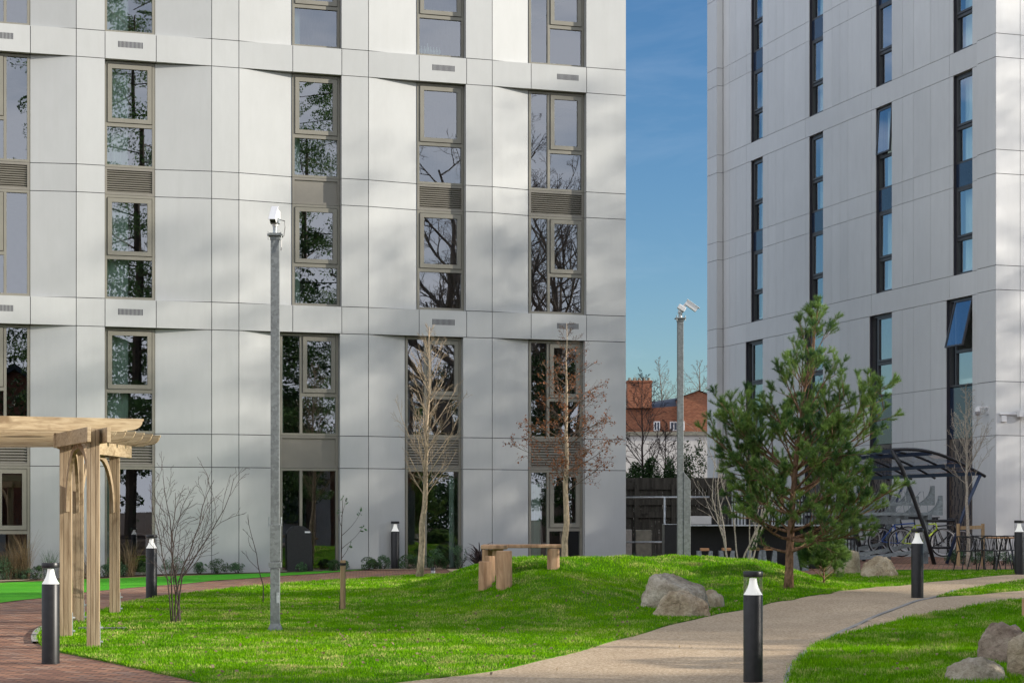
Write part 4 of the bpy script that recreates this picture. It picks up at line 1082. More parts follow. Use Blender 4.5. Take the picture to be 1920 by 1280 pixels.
# ------------------------------------------------------------------ evergreen foliage masses, shrubs
def leafball(cx, cy, cz, rx, ry, rz, n, size, q, clump=9):
    out = []; cl = [Vector((q.gauss(0,.5), q.gauss(0,.5), q.uniform(-.5,.95))) for _ in range(clump)]
    for i in range(n):
        c = cl[q.randrange(clump)]; d = Vector((q.gauss(0,1), q.gauss(0,1), q.gauss(0,1))).normalized()*.42*q.random()**.3
        p = c+d
        if p.length > 1.15: p = p.normalized()*1.15
        pos_ = Vector((cx+p.x*rx, cy+p.y*ry, cz+max(-.8,p.z)*rz))
        a = (d+Vector((q.gauss(0,.5), q.gauss(0,.5), q.gauss(0,.5)))).normalized(); b = Matrix.Rotation(q.uniform(0,6.3),3,a) @ a.orthogonal().normalized()
        s = size*q.uniform(.6,1.3); c2 = a.cross(b)*.5+a*.4
        out.append((pos_-b*s*.5, pos_+c2*s*.35, pos_+b*s*.5, pos_-c2*s*.35))
    return out
def shrub(name, x, y, w, h, lab, mat, seed, size=.03, n=700, cat='shrub', grp='low shrubs in the planting beds'):
    z = hz(x, y); q = random.Random(seed); g = Vector((x, y, z)); t = empty(name, g, lab, cat, grp)
    mb = MB()
    for i in range(7):
        a = q.uniform(0,6.3); mb.tube(branch_pts(g+Vector((0,0,-.02)), (math.cos(a)*.7, math.sin(a)*.7, 1), h*.8, 3, q, .1, .1), [.008,.006,.004,.003], 4, cap=False)
    mb.build('stems', M['darkbark'], t)
    quads('foliage', leafball(x, y, z+h*.48, w/2, w*.42, h*.6, int(n*2.6), size*.85, q, 20), mat, t, g); return t
def onfac(px, v): p = FL.pt(ufac(px), v, 0); return p.x, p.y
for i, (px, v, w_, h_, lab) in enumerate([
    (682,.42,.32,.26,'low dark shrub at the left end of the row by the wall bollard'),
    (710,.42,.30,.30,'rounded yellow-green shrub left of the wall bollard'),
    (697,.38,.25,.22,'small dark shrub squeezed between the two left of the wall bollard'),
    (757,.45,.42,.30,'dark leafy shrub just right of the wall bollard'),
    (778,.45,.40,.30,'dark shrub in front of the glass, left of the pale barked trunk'),
    (806,.5,.38,.42,'taller green shrub beside the pale barked trunk'),
    (820,.5,.3,.25,'small shrub right of the pale barked trunk'),
    (848,.55,.34,.5,'round light green shrub left of the purple flax'),
    (640,.35,.3,.2,'grey-green low shrub behind the staked sapling'),
    (620,.35,.3,.22,'silvery low plant at the foot of the wide window'),
    (560,.3,.25,.2,'pale yellow-green plant at the foot of the black slab sign'),
    (440,.3,.34,.22,'low white-green shrub at the panel joint right of the bare shrub'),
    (405,.3,.4,.30,'fuller white-green shrub behind the bare shrub'),
    (370,.3,.34,.24,'small sprawling shrub directly behind the bare shrub'),
    (320,.35,.5,.36,'broad green shrub behind the left stems of the bare shrub'),
    (268,.4,.4,.28,'green shrub behind the bollard at the brick path edge'),
    (225,.4,.3,.28,'low green shrub behind the farthest pergola post'),
    (196,.4,.35,.25,'low green shrub seen between the pergola posts'),
    (70,.5,.45,.28,'bushy green shrub left of the first bollard lamp'),
    (42,.5,.4,.25,'low green shrub at the foot of the straw coloured grasses'),
    (8,.5,.5,.45,'green shrub at the left edge of the photo under the tall window')]):
    x, y = onfac(px, v); shrub('low_shrub', x, y, w_, h_, lab, M['shrub'] if i % 3 else M['evergreen'], 40+i, .035, 520)
def tussock(name, x, y, h, n, lab, mat, seed, spread=.35, w=.006, cat='grass plant', droop=.5, grp=None):
    z = hz(x, y); g = Vector((x, y, z)); q = random.Random(seed); V = []
    for i in range(n):
        a = q.uniform(0,6.28); L = h*q.uniform(.55,1.05); out = spread*q.random(); p = g+Vector((q.gauss(0,.04), q.gauss(0,.04), -.02)); pts = [p]; d = Vector((math.cos(a)*out, math.sin(a)*out, 1)).normalized()
        for k in range(5):
            d = (d+Vector((math.cos(a), math.sin(a), -.5))*droop*.08*k).normalized(); pts.append(pts[-1]+d*L/5)
        sx = Vector((-math.sin(a), math.cos(a), 0))
        if q.random() < .5: sx = (sx+Vector((math.cos(a),math.sin(a),0))*.8).normalized()
        for k in range(5):
            w0 = w*(1-k/5*.75); w1 = w*(1-(k+1)/5*.75); V.append((pts[k]-sx*w0, pts[k]+sx*w0, pts[k+1]+sx*w1, pts[k+1]-sx*w1))
    o = quads(name, V, mat, None, g); o.location = g; return tag(o, lab, cat, grp)
x, y = onfac(880, .9); tussock('flax_plant', x, y, .85, 110, 'spiky purple-brown flax plant at the left shoulder of the mound', M['phormium'], 3, .95, .028, 'plant', 1.6)
for (px, h, lab, sd_) in ((14,.75,'straw coloured grass clump nearest the left edge of the photo',1),(30,.9,'straw coloured tall grass clump left of the window frame edge',2),(45,1.15,'tallest straw grass with feathery heads against the dark window',3),(240,.85,'straw grass clump between the far pergola post and the bollard',4),(90,.7,'fine wispy green-grey grass against the panel above the first bollard lamp',5),(162,.7,'wispy grass clump seen between the pergola posts',6)):
    x, y = onfac(px, .45); tussock('ornamental_grass', x, y, h, 110, lab, M['strawg'] if sd_ != 5 else M['shrub'], sd_, .28, .005, 'grass plant', .6, 'ornamental grasses along the facade')

# black slab sign
gs = Gp(562,1071); tt = empty('slab_sign', gs, 'black upright slab with an arched top and a tiny pale label by the window', 'sign')
s = F/gs.y; pl = [(-23/s,-.05),(25/s,-.05),(22/s,72/s)]+[((22-45*k/8)/s, (72+14*math.sin(k/8*math.pi)**.8)/s) for k in range(1,8)]+[(-24/s,72/s)]
Ms = Matrix.Translation(gs) @ Matrix.Rotation(R(90),4,'X')
mb = MB(); mb.prism(pl, -.04, .04, Ms); mb.build('slab', M['black'], tt, bevel=.006)
mb = MB(); mb.box((10/s,72.5/s,.041),(20/s,75.5/s,.043), 0, Ms); mb.build('label_plate', M['white'], tt)
# small ground spotlight
gq = Gp(812,1074); tt = empty('ground_spotlight', gq, 'tiny black drum spotlight with a pale base at the brick path edge by the mound', 'lamp')
mb = MB(); mb.lathe([(0,.0),(.05,0),(.05,.06),(0,.06)], gq, 16); mb.build('base', M['silver'], tt, True, angle=40)
mb = MB(); mb.lathe([(.051,.061),(.052,.12),(.048,.125),(0,.125)], gq, 16); mb.build('head', M['black'], tt, True, angle=40)
# timber stake at the right edge
gq = Gp(1922,1160); mb = MB(); mb.tube([gq+Vector((0,0,-.1)), gq+Vector((0,0,.28))], .045, 10); tag(mb.build('timber_stake', M['benchw'], smooth=True, angle=40), 'short brown timber stake cut off by the right edge of the photo', 'stake')
# tree stake frame
TX, TY = (1821-960)/F*44.4, 44.4; g = Vector((TX, TY, hz(TX, TY))); tt = empty('tree_stake_frame', g, 'two post timber frame with a crossrail supporting the bare tree by the tower', 'tree support')
for dx in (-.30,.27):
    mb = MB(); mb.tube([g+Vector((dx,0,-.1)), g+Vector((dx,0,.98))], .042, 10); mb.build('post', M['stake'], tt, True, angle=40)
mb = MB(); mb.bar(g+Vector((-.26,-.06,.88)), g+Vector((.23,-.06,.90)), .03, .08); mb.build('crossrail', M['stake'], tt)
for i, px in enumerate((1790, 1806, 1826, 1845, 1862, 1880, 1898)):
    y = 45.0+i*.1; x = (px-960)/F*y; shrub('low_shrub', x, y, .42, .30, ['low bed shrub left of the tree stake frame','low bed shrub under the left stake post','low bed shrub under the bare tree','low bed shrub right of the stake frame','low bed shrub behind the chair legs','low bed shrub below the tower corner','low bed shrub behind the round table'][i], M['shrub'], 80+i, .035, 420)

# ------------------------------------------------------------------ bicycle shelter
YS = 45.0; DL = E2.copy()
def sp(px, py, d=0.0):
    """point of the end frame at px,py, moved d metres along the shelter"""
    return W(px, py, YS)+DL*d
shel = empty('bicycle_shelter', W(1762, 1052, YS+2), 'black tubular bicycle shelter with an arched clear roof next to the tower', 'shelter')
arc = []
A = W(1672,843,YS); Bp = W(1848,893,YS)
for k in range(13):
    f = k/12; arc.append(A.lerp(Bp, f)+Vector((0,0,.24*math.sin(f*math.pi)**1.0*(1-.25*f))))
dd = [0, 1.15, 2.3, 3.45, 4.6, 5.75]
for i, d in enumerate(dd):
    mb = MB(); mb.tube([p+DL*d for p in arc], .036 if i in (0,) else .028, 8); mb.build('roof_arch', M['black'], shel, True)
for i, d in enumerate((0, 2.3+1.15, 5.75)):
    mb = MB(); mb.tube([sp(1672,843,d), sp(1690,875,d), sp(1712,930,d), sp(1734,992,d), sp(1752,1058,d)], .05, 8); mb.build('leg', M['black'], shel, True)
    mb = MB(); mb.tube([sp(1838,890,d), sp(1808,958,d), sp(1775,1056,d)], .042, 8); mb.build('brace', M['navy'], shel, True)
    mb = MB(); mb.tube([sp(1738,976,d), sp(1790,976,d)], .035, 6); mb.build('end_rail', M['black'], shel, True)
    mb = MB(); mb.tube([sp(1747,1026,d), sp(1785,1026,d)], .03, 6); mb.build('end_rail', M['black'], shel, True)
for k in (1, 5, 9, 11):
    mb = MB(); mb.bar(arc[k]-DL*.0+Vector((0,0,-.03)), arc[k]+DL*5.75+Vector((0,0,-.03)), .05, .09); mb.build('purlin', M['navy'], shel)
mb = MB()
for i in range(12):
    a, b = arc[i]+Vector((0,0,.047)), arc[i+1]+Vector((0,0,.047)); mb.add([a, b, b+DL*5.75, a+DL*5.75], [(0,1,2,3)])
mb.build('roof_sheet', M['clear'], shel, True)
# two tier rack
rk = empty('bicycle_rack', W(1700,1050,47.5), 'galvanised two tier bicycle rack with curved wheel guards under the shelter', 'bicycle rack')
def rp(x, d, z): # x along camera right at YS, d along shelter
    p = Vector((x, YS, 0))+DL*d; return Vector((p.x, p.y, z))
zg = .55; xl = 8.35; xr = 10.35
for d in (.5, 2.3, 4.1, 5.6):
    mb = MB(); p = rp(9.95, d, zg); mb.bar(p-Vector((0,0,.1)), p+Vector((0,0,1.1)), .1, .1, 0, Vector((0,1,0))); mb.build('upright', M['rackst'], rk)
for (x, z) in ((9.95,1.62),(9.2,1.52)):
    mb = MB(); mb.bar(rp(x,.3,z), rp(x,5.8,z), .10, .14); mb.build('rail', M['rackst'], rk)
for i in range(10):
    d = .35+i*.56; z = 1.66 if i % 2 == 0 else 1.9
    mb = MB(); a = rp(xl+(.2 if i % 2 else 0), d, z); b = rp(xr-(.1 if i % 2 == 0 else 0), d, z); X = (b-a).normalized()
    Y_ = DL; U = Vector((0,0,1))
    mb.bar(a, b, .11, .012); mb.bar(a+Y_*.055+U*.03, b+Y_*.055+U*.03, .01, .07); mb.bar(a-Y_*.055+U*.03, b-Y_*.055+U*.03, .01, .07)
    # curved blade guard at the right end
    for sgn in (-.05,.05):
        pr = [(0,0),(-.5,0)]+[(-.5+.44*math.sin(t), .02+.44*(1-math.cos(t))) for t in [j/6*math.pi/2 for j in range(7)]]+[(0,.46)]
        Mt = Matrix(((X.x,0,Y_.x,(b+Y_*sgn).x),(X.y,0,Y_.y,(b+Y_*sgn).y),(0,1,0,b.z),(0,0,0,1)))
        mb.prism(pr, -.004, .004, Mt)
    for k in (.35,.8,1.25):
        q0 = a+X*k+U*.03; mb.tube([q0, q0+U*.28+X*.22, q0+U*.30+X*.30, q0+X*.33+U*.02], .009, 5)
    mb.build('upper_tray', M['rackst'], rk)
for i in range(7):
    d = .3+i*.75; mb = MB(); a = rp(8.3, d, zg+.06); b = rp(9.9, d, zg+.25+.12*(i%2)); mb.bar(a, b, .13, .012); mb.bar(a+DL*.065+Vector((0,0,.03)), b+DL*.065+Vector((0,0,.03)), .01, .07); mb.bar(a-DL*.065+Vector((0,0,.03)), b-DL*.065+Vector((0,0,.03)), .01, .07)
    mb.build('lower_tray', M['rackst'], rk)
# bicycles
def wheel(mb, c, X, Z, r, m=0):
    mb.tube([c+X*r*math.cos(t)+Z*r*math.sin(t) for t in [k/24*2*math.pi for k in range(25)]], .021, 6, m, False)
def bike(base, X, col, lab, seat=1.0):
    t = empty('bicycle', base, lab, 'bicycle', 'bicycles parked in the rack'); X = X.normalized(); Z = Vector((0,0,1)); Yv = Z.cross(X)
    r = .335; rw = base+Z*r; fw = base+X*1.05+Z*r
    P = lambda x, z, y=0: base+X*x+Z*z+Yv*y
    for c in (rw, fw):
        mb = MB(); wheel(mb, c, X, Z, r-.012); w_ = mb.build('wheel', M['rubber'], t, True)
        mb = MB()
        for k in range(14):
            a = k/14*2*math.pi; mb.tube([c+Yv*.02*(-1)**k, c+X*(r-.03)*math.cos(a)+Z*(r-.03)*math.sin(a)], .0016, 3, 0, False)
        mb.tube([c-Yv*.04, c+Yv*.04], .018, 8); wheel(mb, c, X, Z, r-.035); mb.build('spokes', M['silver'], w_)
    bb = P(.44,.28); st = P(.34,.74); ht = P(.86,.78); hb = P(.885,.66)
    mb = MB(); mb.tube([bb, st], .016, 8); mb.tube([st, ht], .017, 8); mb.tube([bb, hb], .02, 8); mb.tube([ht, hb], .02, 8)
    for s_ in (-.05,.05): mb.tube([bb, rw+Yv*s_], .011, 6); mb.tube([st, rw+Yv*s_], .009, 6)
    mb.build('frame', col, t, True)
    mb = MB()
    for s_ in (-.05,.05): mb.tube([hb+Yv*s_*.5, P(.93,.6,s_), fw+Yv*s_], .013, 6)
    mb.build('fork', M['black'], t, True)
    mb = MB(); mb.tube([st, P(.32,.9*seat)], .013, 6); sa = P(.32,.91*seat); mb.box((-.13,-.06,-.01),(.12,.06,.035), 0, Matrix(((X.x,Yv.x,0,sa.x),(X.y,Yv.y,0,sa.y),(0,0,1,sa.z),(0,0,0,1)))); mb.build('saddle', M['black'], t, bevel=.02)
    mb = MB(); mb.tube([ht, P(.83,.93)], .014, 6); mb.tube([P(.83,.93,-.3), P(.85,.93,-.1), P(.85,.93,.1), P(.83,.93,.3)], .012, 6); mb.build('handlebar', M['black'], t, True)
    mb = MB(); mb.lathe([(0,0)], (0,0,0)) if False else None
    mb.tube([bb-Yv*.05+X*.09+Z*0, bb-Yv*.05], .012, 5); mb.tube([bb+X*.09*math.cos(t_)+Z*.09*math.sin(t_)-Yv*.045 for t_ in [k/12*6.283 for k in range(13)]], .005, 4, 0, False); mb.tube([bb-Yv*.05, bb-Yv*.08-Z*.17], .01, 5); mb.tube([bb+Yv*.05, bb+Yv*.08+Z*.17], .01, 5); mb.build('crankset', M['black'], t)
    return t
Xd = Vector((.97,.15,0))
bike(W(1690,1043,45.6), Xd, M['lime'], 'bicycle with a lime yellow frame in the rack, partly behind a bollard', 1.0)
bike(W(1652,1040,47.0), Xd, M['blue'], 'bicycle with a bright blue frame behind the pine branches', 1.05)
bike(W(1628,1036,48.4), Xd, M['black'], 'black bicycle with a tall handlebar farther back in the rack', 1.0)
bike(W(1725,1044,46.3), Xd, M['black'], 'black bicycle between the shelter legs, behind the lime yellow one', 1.0)
bike(W(1600,1034,49.6), Xd, M['silver'], 'silver bicycle at the far end of the rack behind the pine', 1.0)

# ------------------------------------------------------------------ round table and wire chairs
def chair(loc, rz):
    loc = Vector(loc); t = empty('wire_chair', loc, 'x', 'chair', 'black wire chairs round the tables'); Mt = Matrix.Translation(loc)
    P = lambda x, y, z: Mt @ Vector((x, y, z))
    mb = MB(); mb.prism([(.24*math.cos(k/16*6.283), .23*math.sin(k/16*6.283)) for k in range(16)], .44, .46, Mt); mb.build('seat', M['black'], t)
    for (x, y, X_, Y_) in ((.2,.17,.27,.24),(.2,-.17,.27,-.24),(-.2,.17,-.27,.24),(-.2,-.17,-.27,-.24)):
        mb = MB(); mb.tube([P(x,y,.45), P(X_,Y_,.0)], .012, 6); mb.build('leg', M['black'], t)
    mb = MB(); ring = [P(.28*math.cos(a), .27*math.sin(a), .76-.08*math.cos(a)*(math.cos(a) > 0)) for a in [R(40)+k/14*R(280) for k in range(15)]]
    mb.tube([P(.22,.18,.46)]+ring+[P(.22,-.18,.46)], .012, 6)
    for k in range(1, 14, 1):
        a = R(40)+k/14*R(280); mb.tube([ring[k], P(.2*math.cos(a), .2*math.sin(a), .45)], .006, 4)
    mb.build('backrest', M['black'], t)
    t.rotation_euler = (0,0,rz); return t
ch0 = None
YT = 41.3
for (px, Yc_, rz_, lab) in ((1818,41.2,R(10),'black wire chair with slatted curved back, leftmost by the round table'),(1845,42.3,R(-60),'black wire chair behind the leftmost one'),(1866,40.9,R(120),'black wire chair pulled close to the front of the round table'),(1893,42.4,R(200),'black wire chair nearest the right hand bollard'),(1930,41.6,R(180),'black wire chair cut off by the right edge of the photo')):
    x = (px-960)/F*Yc_; l = (x, Yc_, hz(x, Yc_))
    if ch0 is None: ch0 = chair(l, rz_); ch0['label'] = lab
    else: copy_tree(ch0, l, rz_, lab)
x = (1886-960)/F*YT; g = Vector((x, YT, hz(x, YT))); tt = empty('round_table', g, 'round table with a reddish wood top and black legs among wire chairs', 'table')
mb = MB(); mb.lathe([(0,.72),(.42,.72),(.43,.73),(.43,.745),(.42,.75),(0,.75)], g, 36); mb.build('table_top', M['seatw'], tt, True, angle=40)
for k in range(4):
    a = k*math.pi/2+.5; mb = MB(); mb.tube([g+Vector((.1*math.cos(a),.1*math.sin(a),.72)), g+Vector((.3*math.cos(a),.3*math.sin(a),0))], .015, 6); mb.build('leg', M['black'], tt)

# ------------------------------------------------------------------ outdoor bar, stools, railing, fence
YK = 43.0; s = F/YK
def kp(px): return (px-960)/s
def kz(py): return HC+(HY-py)/s
bar = empty('outdoor_counter', (kp(1350), YK+.5, hz(kp(1350), YK)), 'long black outdoor counter with a thin pale worktop behind the mound', 'counter')
mb = MB(); mb.box((kp(1246),YK,.2),(kp(1272),YK+.7,kz(983))); mb.box((kp(1296),YK+.45,.2),(kp(1545),YK+.6,kz(986))); mb.build('body', M['black'], bar)
mb = MB(); mb.box((kp(1294),YK-.1,kz(985.5)),(kp(1548),YK+.6,kz(983.5))); mb.box((kp(1247),YK-.02,kz(983)+.002),(kp(1272),YK+.72,kz(982))); mb.build('worktop', M['galv2'], bar)
mb = MB(); mb.box((kp(1294),YK+.8,kz(983)),(kp(1341),YK+1.6,kz(967))); mb.build('raised_box', M['render'], bar, bevel=.01)
st0 = None
labs = ['V legged grey stool with a wooden seat nearest the galvanised pole casing','V legged grey stool behind the pale birch stems','V legged grey stool just left of the pine trunk, farther one','V legged grey stool next to the pine trunk','V legged grey stool right of the pine trunk']
for i, px in enumerate((1321, 1362, 1415, 1441, 1500)):
    x = kp(px)*(YK-.25)/YK; g = Vector((x, YK-.25, hz(x, YK-.25)))
    if st0 is None:
        st0 = empty('bar_stool', g, labs[0], 'stool', 'wooden seated stools along the counter')
        for sg in (-1, 1):
            mb = MB(); v = [(sg*.02,-.14,0),(sg*.17,-.14,0),(sg*.17,-.14,.46),(sg*.085,-.14,.46)]; v2 = [(a, b+.28, c) for a, b, c in v]
            mb.add([g+Vector(p) for p in v+v2], [(0,1,2,3),(4,7,6,5),(0,4,5,1),(1,5,6,2),(2,6,7,3),(3,7,4,0)]); mb.build('leg', M['rackst'], st0)
        mb = MB(); mb.box((-.09,-.15,.46),(.09,.15,.52), 0, Matrix.Translation(g)); mb.build('seat', M['seatw'], st0, bevel=.006)
    else: copy_tree(st0, g, 0, labs[i])
rail = empty('slatted_railing', (kp(1345), YK+2, hz(kp(1345), YK+2)), 'black vertical bar railing panels behind the counter, partly hidden by the pine', 'railing')
YR = YK+2; sr = F/YR; mb = MB()
for k in range(44):
    px = 1337+k*6.3; x = (px-960)/sr; mb.bar((x,YR,.4),(x,YR,HC+(HY-931)/sr), .03, .012, 0, Vector((0,1,0)))
mb.build('bars', M['black'], rail); mb = MB()
for py in (941, 1010): mb.bar(((1335-960)/sr,YR+.02,HC+(HY-py)/sr), ((1612-960)/sr,YR+.02,HC+(HY-py)/sr), .03, .05)
mb.build('rails', M['black'], rail)
YG = 47.5; sg = F/YG; hr = empty('guard_rail', ((1220-960)/sr, YG, .5), 'thin galvanised guard rail crossing the gap in front of the fence', 'railing')
mb = MB()
for py in (932, 1016): mb.tube([((1165-960)/sg,YG,HC+(HY-py)/sg), ((1330-960)/sg,YG,HC+(HY-py+.5)/sg)], .022, 8)
mb.build('rails', M['galv2'], hr, True)
mb = MB(); mb.tube([((1246-960)/sg,YG,.4),((1246-960)/sg,YG,HC+(HY-932)/sg)], .026, 8); mb.build('post', M['galv2'], hr, True)
YF = 58.0; sf = F/YF; fn = empty('timber_fence', ((1250-960)/sf, YF, .4), 'tall weathered timber fence with posts and rails closing the gap between the buildings', 'fence')
zt_ = HC+(HY-896)/sf; mb = MB(); x = (1120-960)/sf; xe = (1370-960)/sf; q = random.Random(5)
while x < xe:
    w_ = .11; mb.box((x, YF+q.uniform(0,.012), .2), (x+w_-.008, YF+.03, kz(970)+1.0 if False else zt_-.02+q.uniform(-.01,.01))); x += w_
mb.build('boards', M['fence'], fn)
for z in (zt_-.12, zt_-.72, zt_-1.1):
    mb = MB(); mb.box(((1120-960)/sf,YF-.06,z-.09 if z < zt_-.2 else z-.22),(xe,YF-.002,z+.08 if z < zt_-.2 else z+.13)); mb.build('rail', M['fence'], fn)
for px in (1193, 1262, 1330):
    mb = MB(); xx = (px-960)/sf; mb.box((xx-.06,YF-.14,.2),(xx+.06,YF-.061,zt_-.2)); mb.build('post', M['fence'], fn)
for (px, w_, py, lab, m) in ((1207,30,993,'mossy concrete block leaning in the gap before the timber fence','concrete'),(1178,14,992,'grey concrete block beside the panelled block corner, left of the mossy one','kerb')):
    y = 50; ss = F/y; mb = MB(); mb.box(((px-w_/2-960)/ss, y, .3),((px+w_/2-960)/ss, y+.3, HC+(HY-py)/ss)); tag(mb.build('concrete_block', M[m], bevel=.02), lab, 'block', 'concrete blocks in the gap')
for i, px in enumerate((1186, 1206, 1226, 1239)):
    y = 46; x = (px-960)/F*y; tussock('bedding_plant', x, y, .42, 50, ['leafy yellow-green plant by the panelled block corner','strappy green plant second from the block corner','strappy green plant third from the block corner','strappy green plant next to the black counter end'][i], M['shrub'], 60+i, .5, .012, 'plant', 1.2, 'strappy plants in the gap')

# ------------------------------------------------------------------ brick house and background planting
YH = 180.; sh = F/YH
def hx(px): return (px-960)/sh
def hz_(py): return HC+(HY-py)/sh
hs = empty('brick_house', (hx(1250), YH, .5), 'old red brick house with a broad chimney stack and slate roof seen in the gap', 'house')
def hbox(x0, x1, y0, y1, z0, z1, nm, mat, par=hs):
    o = None; mb = MB(); mb.box((x0,y0,z0),(x1,y1,z1)); return mb.build(nm, mat, par)
mb = MB(); mb.prism([(hx(1120),.5),(hx(1283),.5),(hx(1283),hz_(760)),(hx(1220),hz_(765)),(hx(1120),hz_(765))], -8, 0, Matrix.Translation(Vector((0,YH,0))) @ Matrix.Rotation(R(90),4,'X'))
mb.prism([(hx(1272),.5),(hx(1390),.5),(hx(1390),hz_(765)),(hx(1330),hz_(742)),(hx(1308),hz_(733.5)),(hx(1279),hz_(743)),(hx(1272),hz_(748))], -7, .5, Matrix.Translation(Vector((0,YH-.3,0))) @ Matrix.Rotation(R(90),4,'X'))
mb.build('wall', M['house'], hs)
rf = MB(); rf.add([(hx(1222),YH+.2,hz_(765)),(hx(1283),YH+.2,hz_(765)),(hx(1300),YH+5,hz_(736)),(hx(1222),YH+5,hz_(748)),(hx(1222),YH+9,hz_(765)),(hx(1300),YH+9,hz_(765))], [(0,1,2,3),(3,2,5,4)])
rf.add([(hx(1309),YH-1.0,hz_(732.5)),(hx(1395),YH-1.0,hz_(766)),(hx(1395),YH+7,hz_(766)),(hx(1309),YH+7,hz_(732.5))], [(0,1,2,3)]); rf.add([(hx(1309),YH-1.0,hz_(732.5)),(hx(1271),YH-1.0,hz_(746)),(hx(1271),YH+7,hz_(746)),(hx(1309),YH+7,hz_(732.5))], [(0,1,2,3)])
roof = rf.build('roof', M['slate'], hs)
mb = MB(); mb.box((hx(1175.5),YH-.6,hz_(765)),(hx(1221.5),YH+1.2,hz_(717))); mb.box((hx(1174.5),YH-.7,hz_(717)+.002),(hx(1222.5),YH+1.3,hz_(713.8))); ch = mb.build('chimney', M['house'], hs)
qq = MB()
for k in range(5): qq.lathe([(.16,0),(.14,.3),(0,.3)], (hx(1181+k*9), YH+.3, hz_(713.8)), 8)
qq.build('chimney_pots', M['concrete'], ch)
for (a, b, c, d, YY) in ((1225.5,1237.5,789.5,807.5,YH),(1256,1270.5,790,807.5,YH),(1272.5,1282,790,807,YH-.8)):
    mb = MB(); y = YY-.08
    for (x0, x1, z0, z1) in ((hx(a),hx(b),hz_(d),hz_(d)+.08),(hx(a),hx(b),hz_(c)-.1,hz_(c)),(hx(a),hx(a)+.09,hz_(d)+.08,hz_(c)-.1),(hx(b)-.09,hx(b),hz_(d)+.08,hz_(c)-.1),((hx(a)+hx(b))/2-.05,(hx(a)+hx(b))/2+.05,hz_(d)+.08,hz_(c)-.1)):
        mb.box((x0,y,z0),(x1,y+.1,z1))
    w_ = mb.build('window', M['white'], hs); mb = MB(); mb.box((hx(a)+.05,y+.03,hz_(d)+.05),(hx(b)-.05,y+.06,hz_(c)-.05)); mb.build('pane', M['spandrel'], w_)
YW = 130.; sw_ = F/YW; ex = empty('rendered_outbuilding', ((1250-960)/sw_, YW, .4), 'cream rendered outbuilding with a flat coping below the brick house', 'building')
mb = MB(); mb.box(((1100-960)/sw_,YW,0),((1420-960)/sw_,YW+8,HC+(HY-816)/sw_)); mb.build('wall', M['render'], ex)
mb = MB(); mb.box(((1100-960)/sw_,YW-.15,HC+(HY-816)/sw_+.01),((1420-960)/sw_,YW+8.2,HC+(HY-809)/sw_)); mb.build('coping', M['concrete'], ex)

PBG = dict(n0=26, ang0=48, L0=.34, seg=[6,4,3], up=[.05,.05,.05], wob=[.16,.2,.25], taper=[.35,.4,.4], sides=[4,3,3], kids=[6,4], ang=[40,45], len=[.5,.45], shrink=[.5,.5], rr=[.6,.6], rmin=.008, bmax=.05); PBG['from'] = [.15,.2]
small_tree('bare_tree', 1207, 0, 64., HC+(HY-700)/F*64, 'thin dark leafless tree rising before the brick chimney', M['darkbark'], 31, PBG, .07, (-.01,0), .3)
small_tree('bare_tree', 1243, 0, 62., HC+(HY-790)/F*62, 'dark leafless tree with reddish twigs before the cream wall', M['darkbark'], 33, PBG, .06, (.02,0), .25)
P2_ = dict(PBG); P2_.update(rmin=.012, n0=24, bmax=.2)
small_tree('bare_tree', 1272, 0, 200., HC+(HY-676)/F*200, 'bare tree behind the roof ridge, left of the far pole', M['brownbark'], 35, P2_, .2, (-.12,0), .4)
small_tree('bare_tree', 1312, 0, 205., HC+(HY-683)/F*205, 'sunlit bare tree behind the red gable, nearest the tower', M['brownbark'], 36, P2_, .28, (0,0), .4)
def evergreen(name, x, y, w_, h, lab, seed, n, size, cat='bush', grp=None, mat='evergreen', dp=.6):
    z = hz(x, y); g = Vector((x, y, z)); q = random.Random(seed); t = empty(name, g, lab, cat, grp); mb = MB()
    for i in range(6):
        a = q.uniform(0,6.3); mb.tube(branch_pts(g, (math.cos(a)*.4, math.sin(a)*.4, 1), h*.8, 4, q, .1, .1), [.05,.04,.03,.02,.01], 5, cap=False)
    mb.build('stems', M['darkbark'], t); quads('foliage', leafball(x, y, z+h*.5, w_/2, w_*dp/2, h*.52, n, size, q, 22), M[mat], t, g); return t
for i, (px, wp, top, lab) in enumerate(((1188,40,878,'evergreen bush over the fence beside the panelled block corner'),(1222,36,872,'evergreen bush over the fence under the thin dark tree'),(1256,40,864,'evergreen bush over the fence left of the far pole'),(1304,56,832,'largest evergreen bush over the fence, against the tower edge'))):
    y = 60.5; s = F/y; x = (px-960)/s; evergreen('evergreen_bush', x, y, wp*1.25/s, HC+(HY-top)/s-hz(x, y), lab, 70+i, 5200, .085, 'bush', 'evergreen bushes behind the fence')

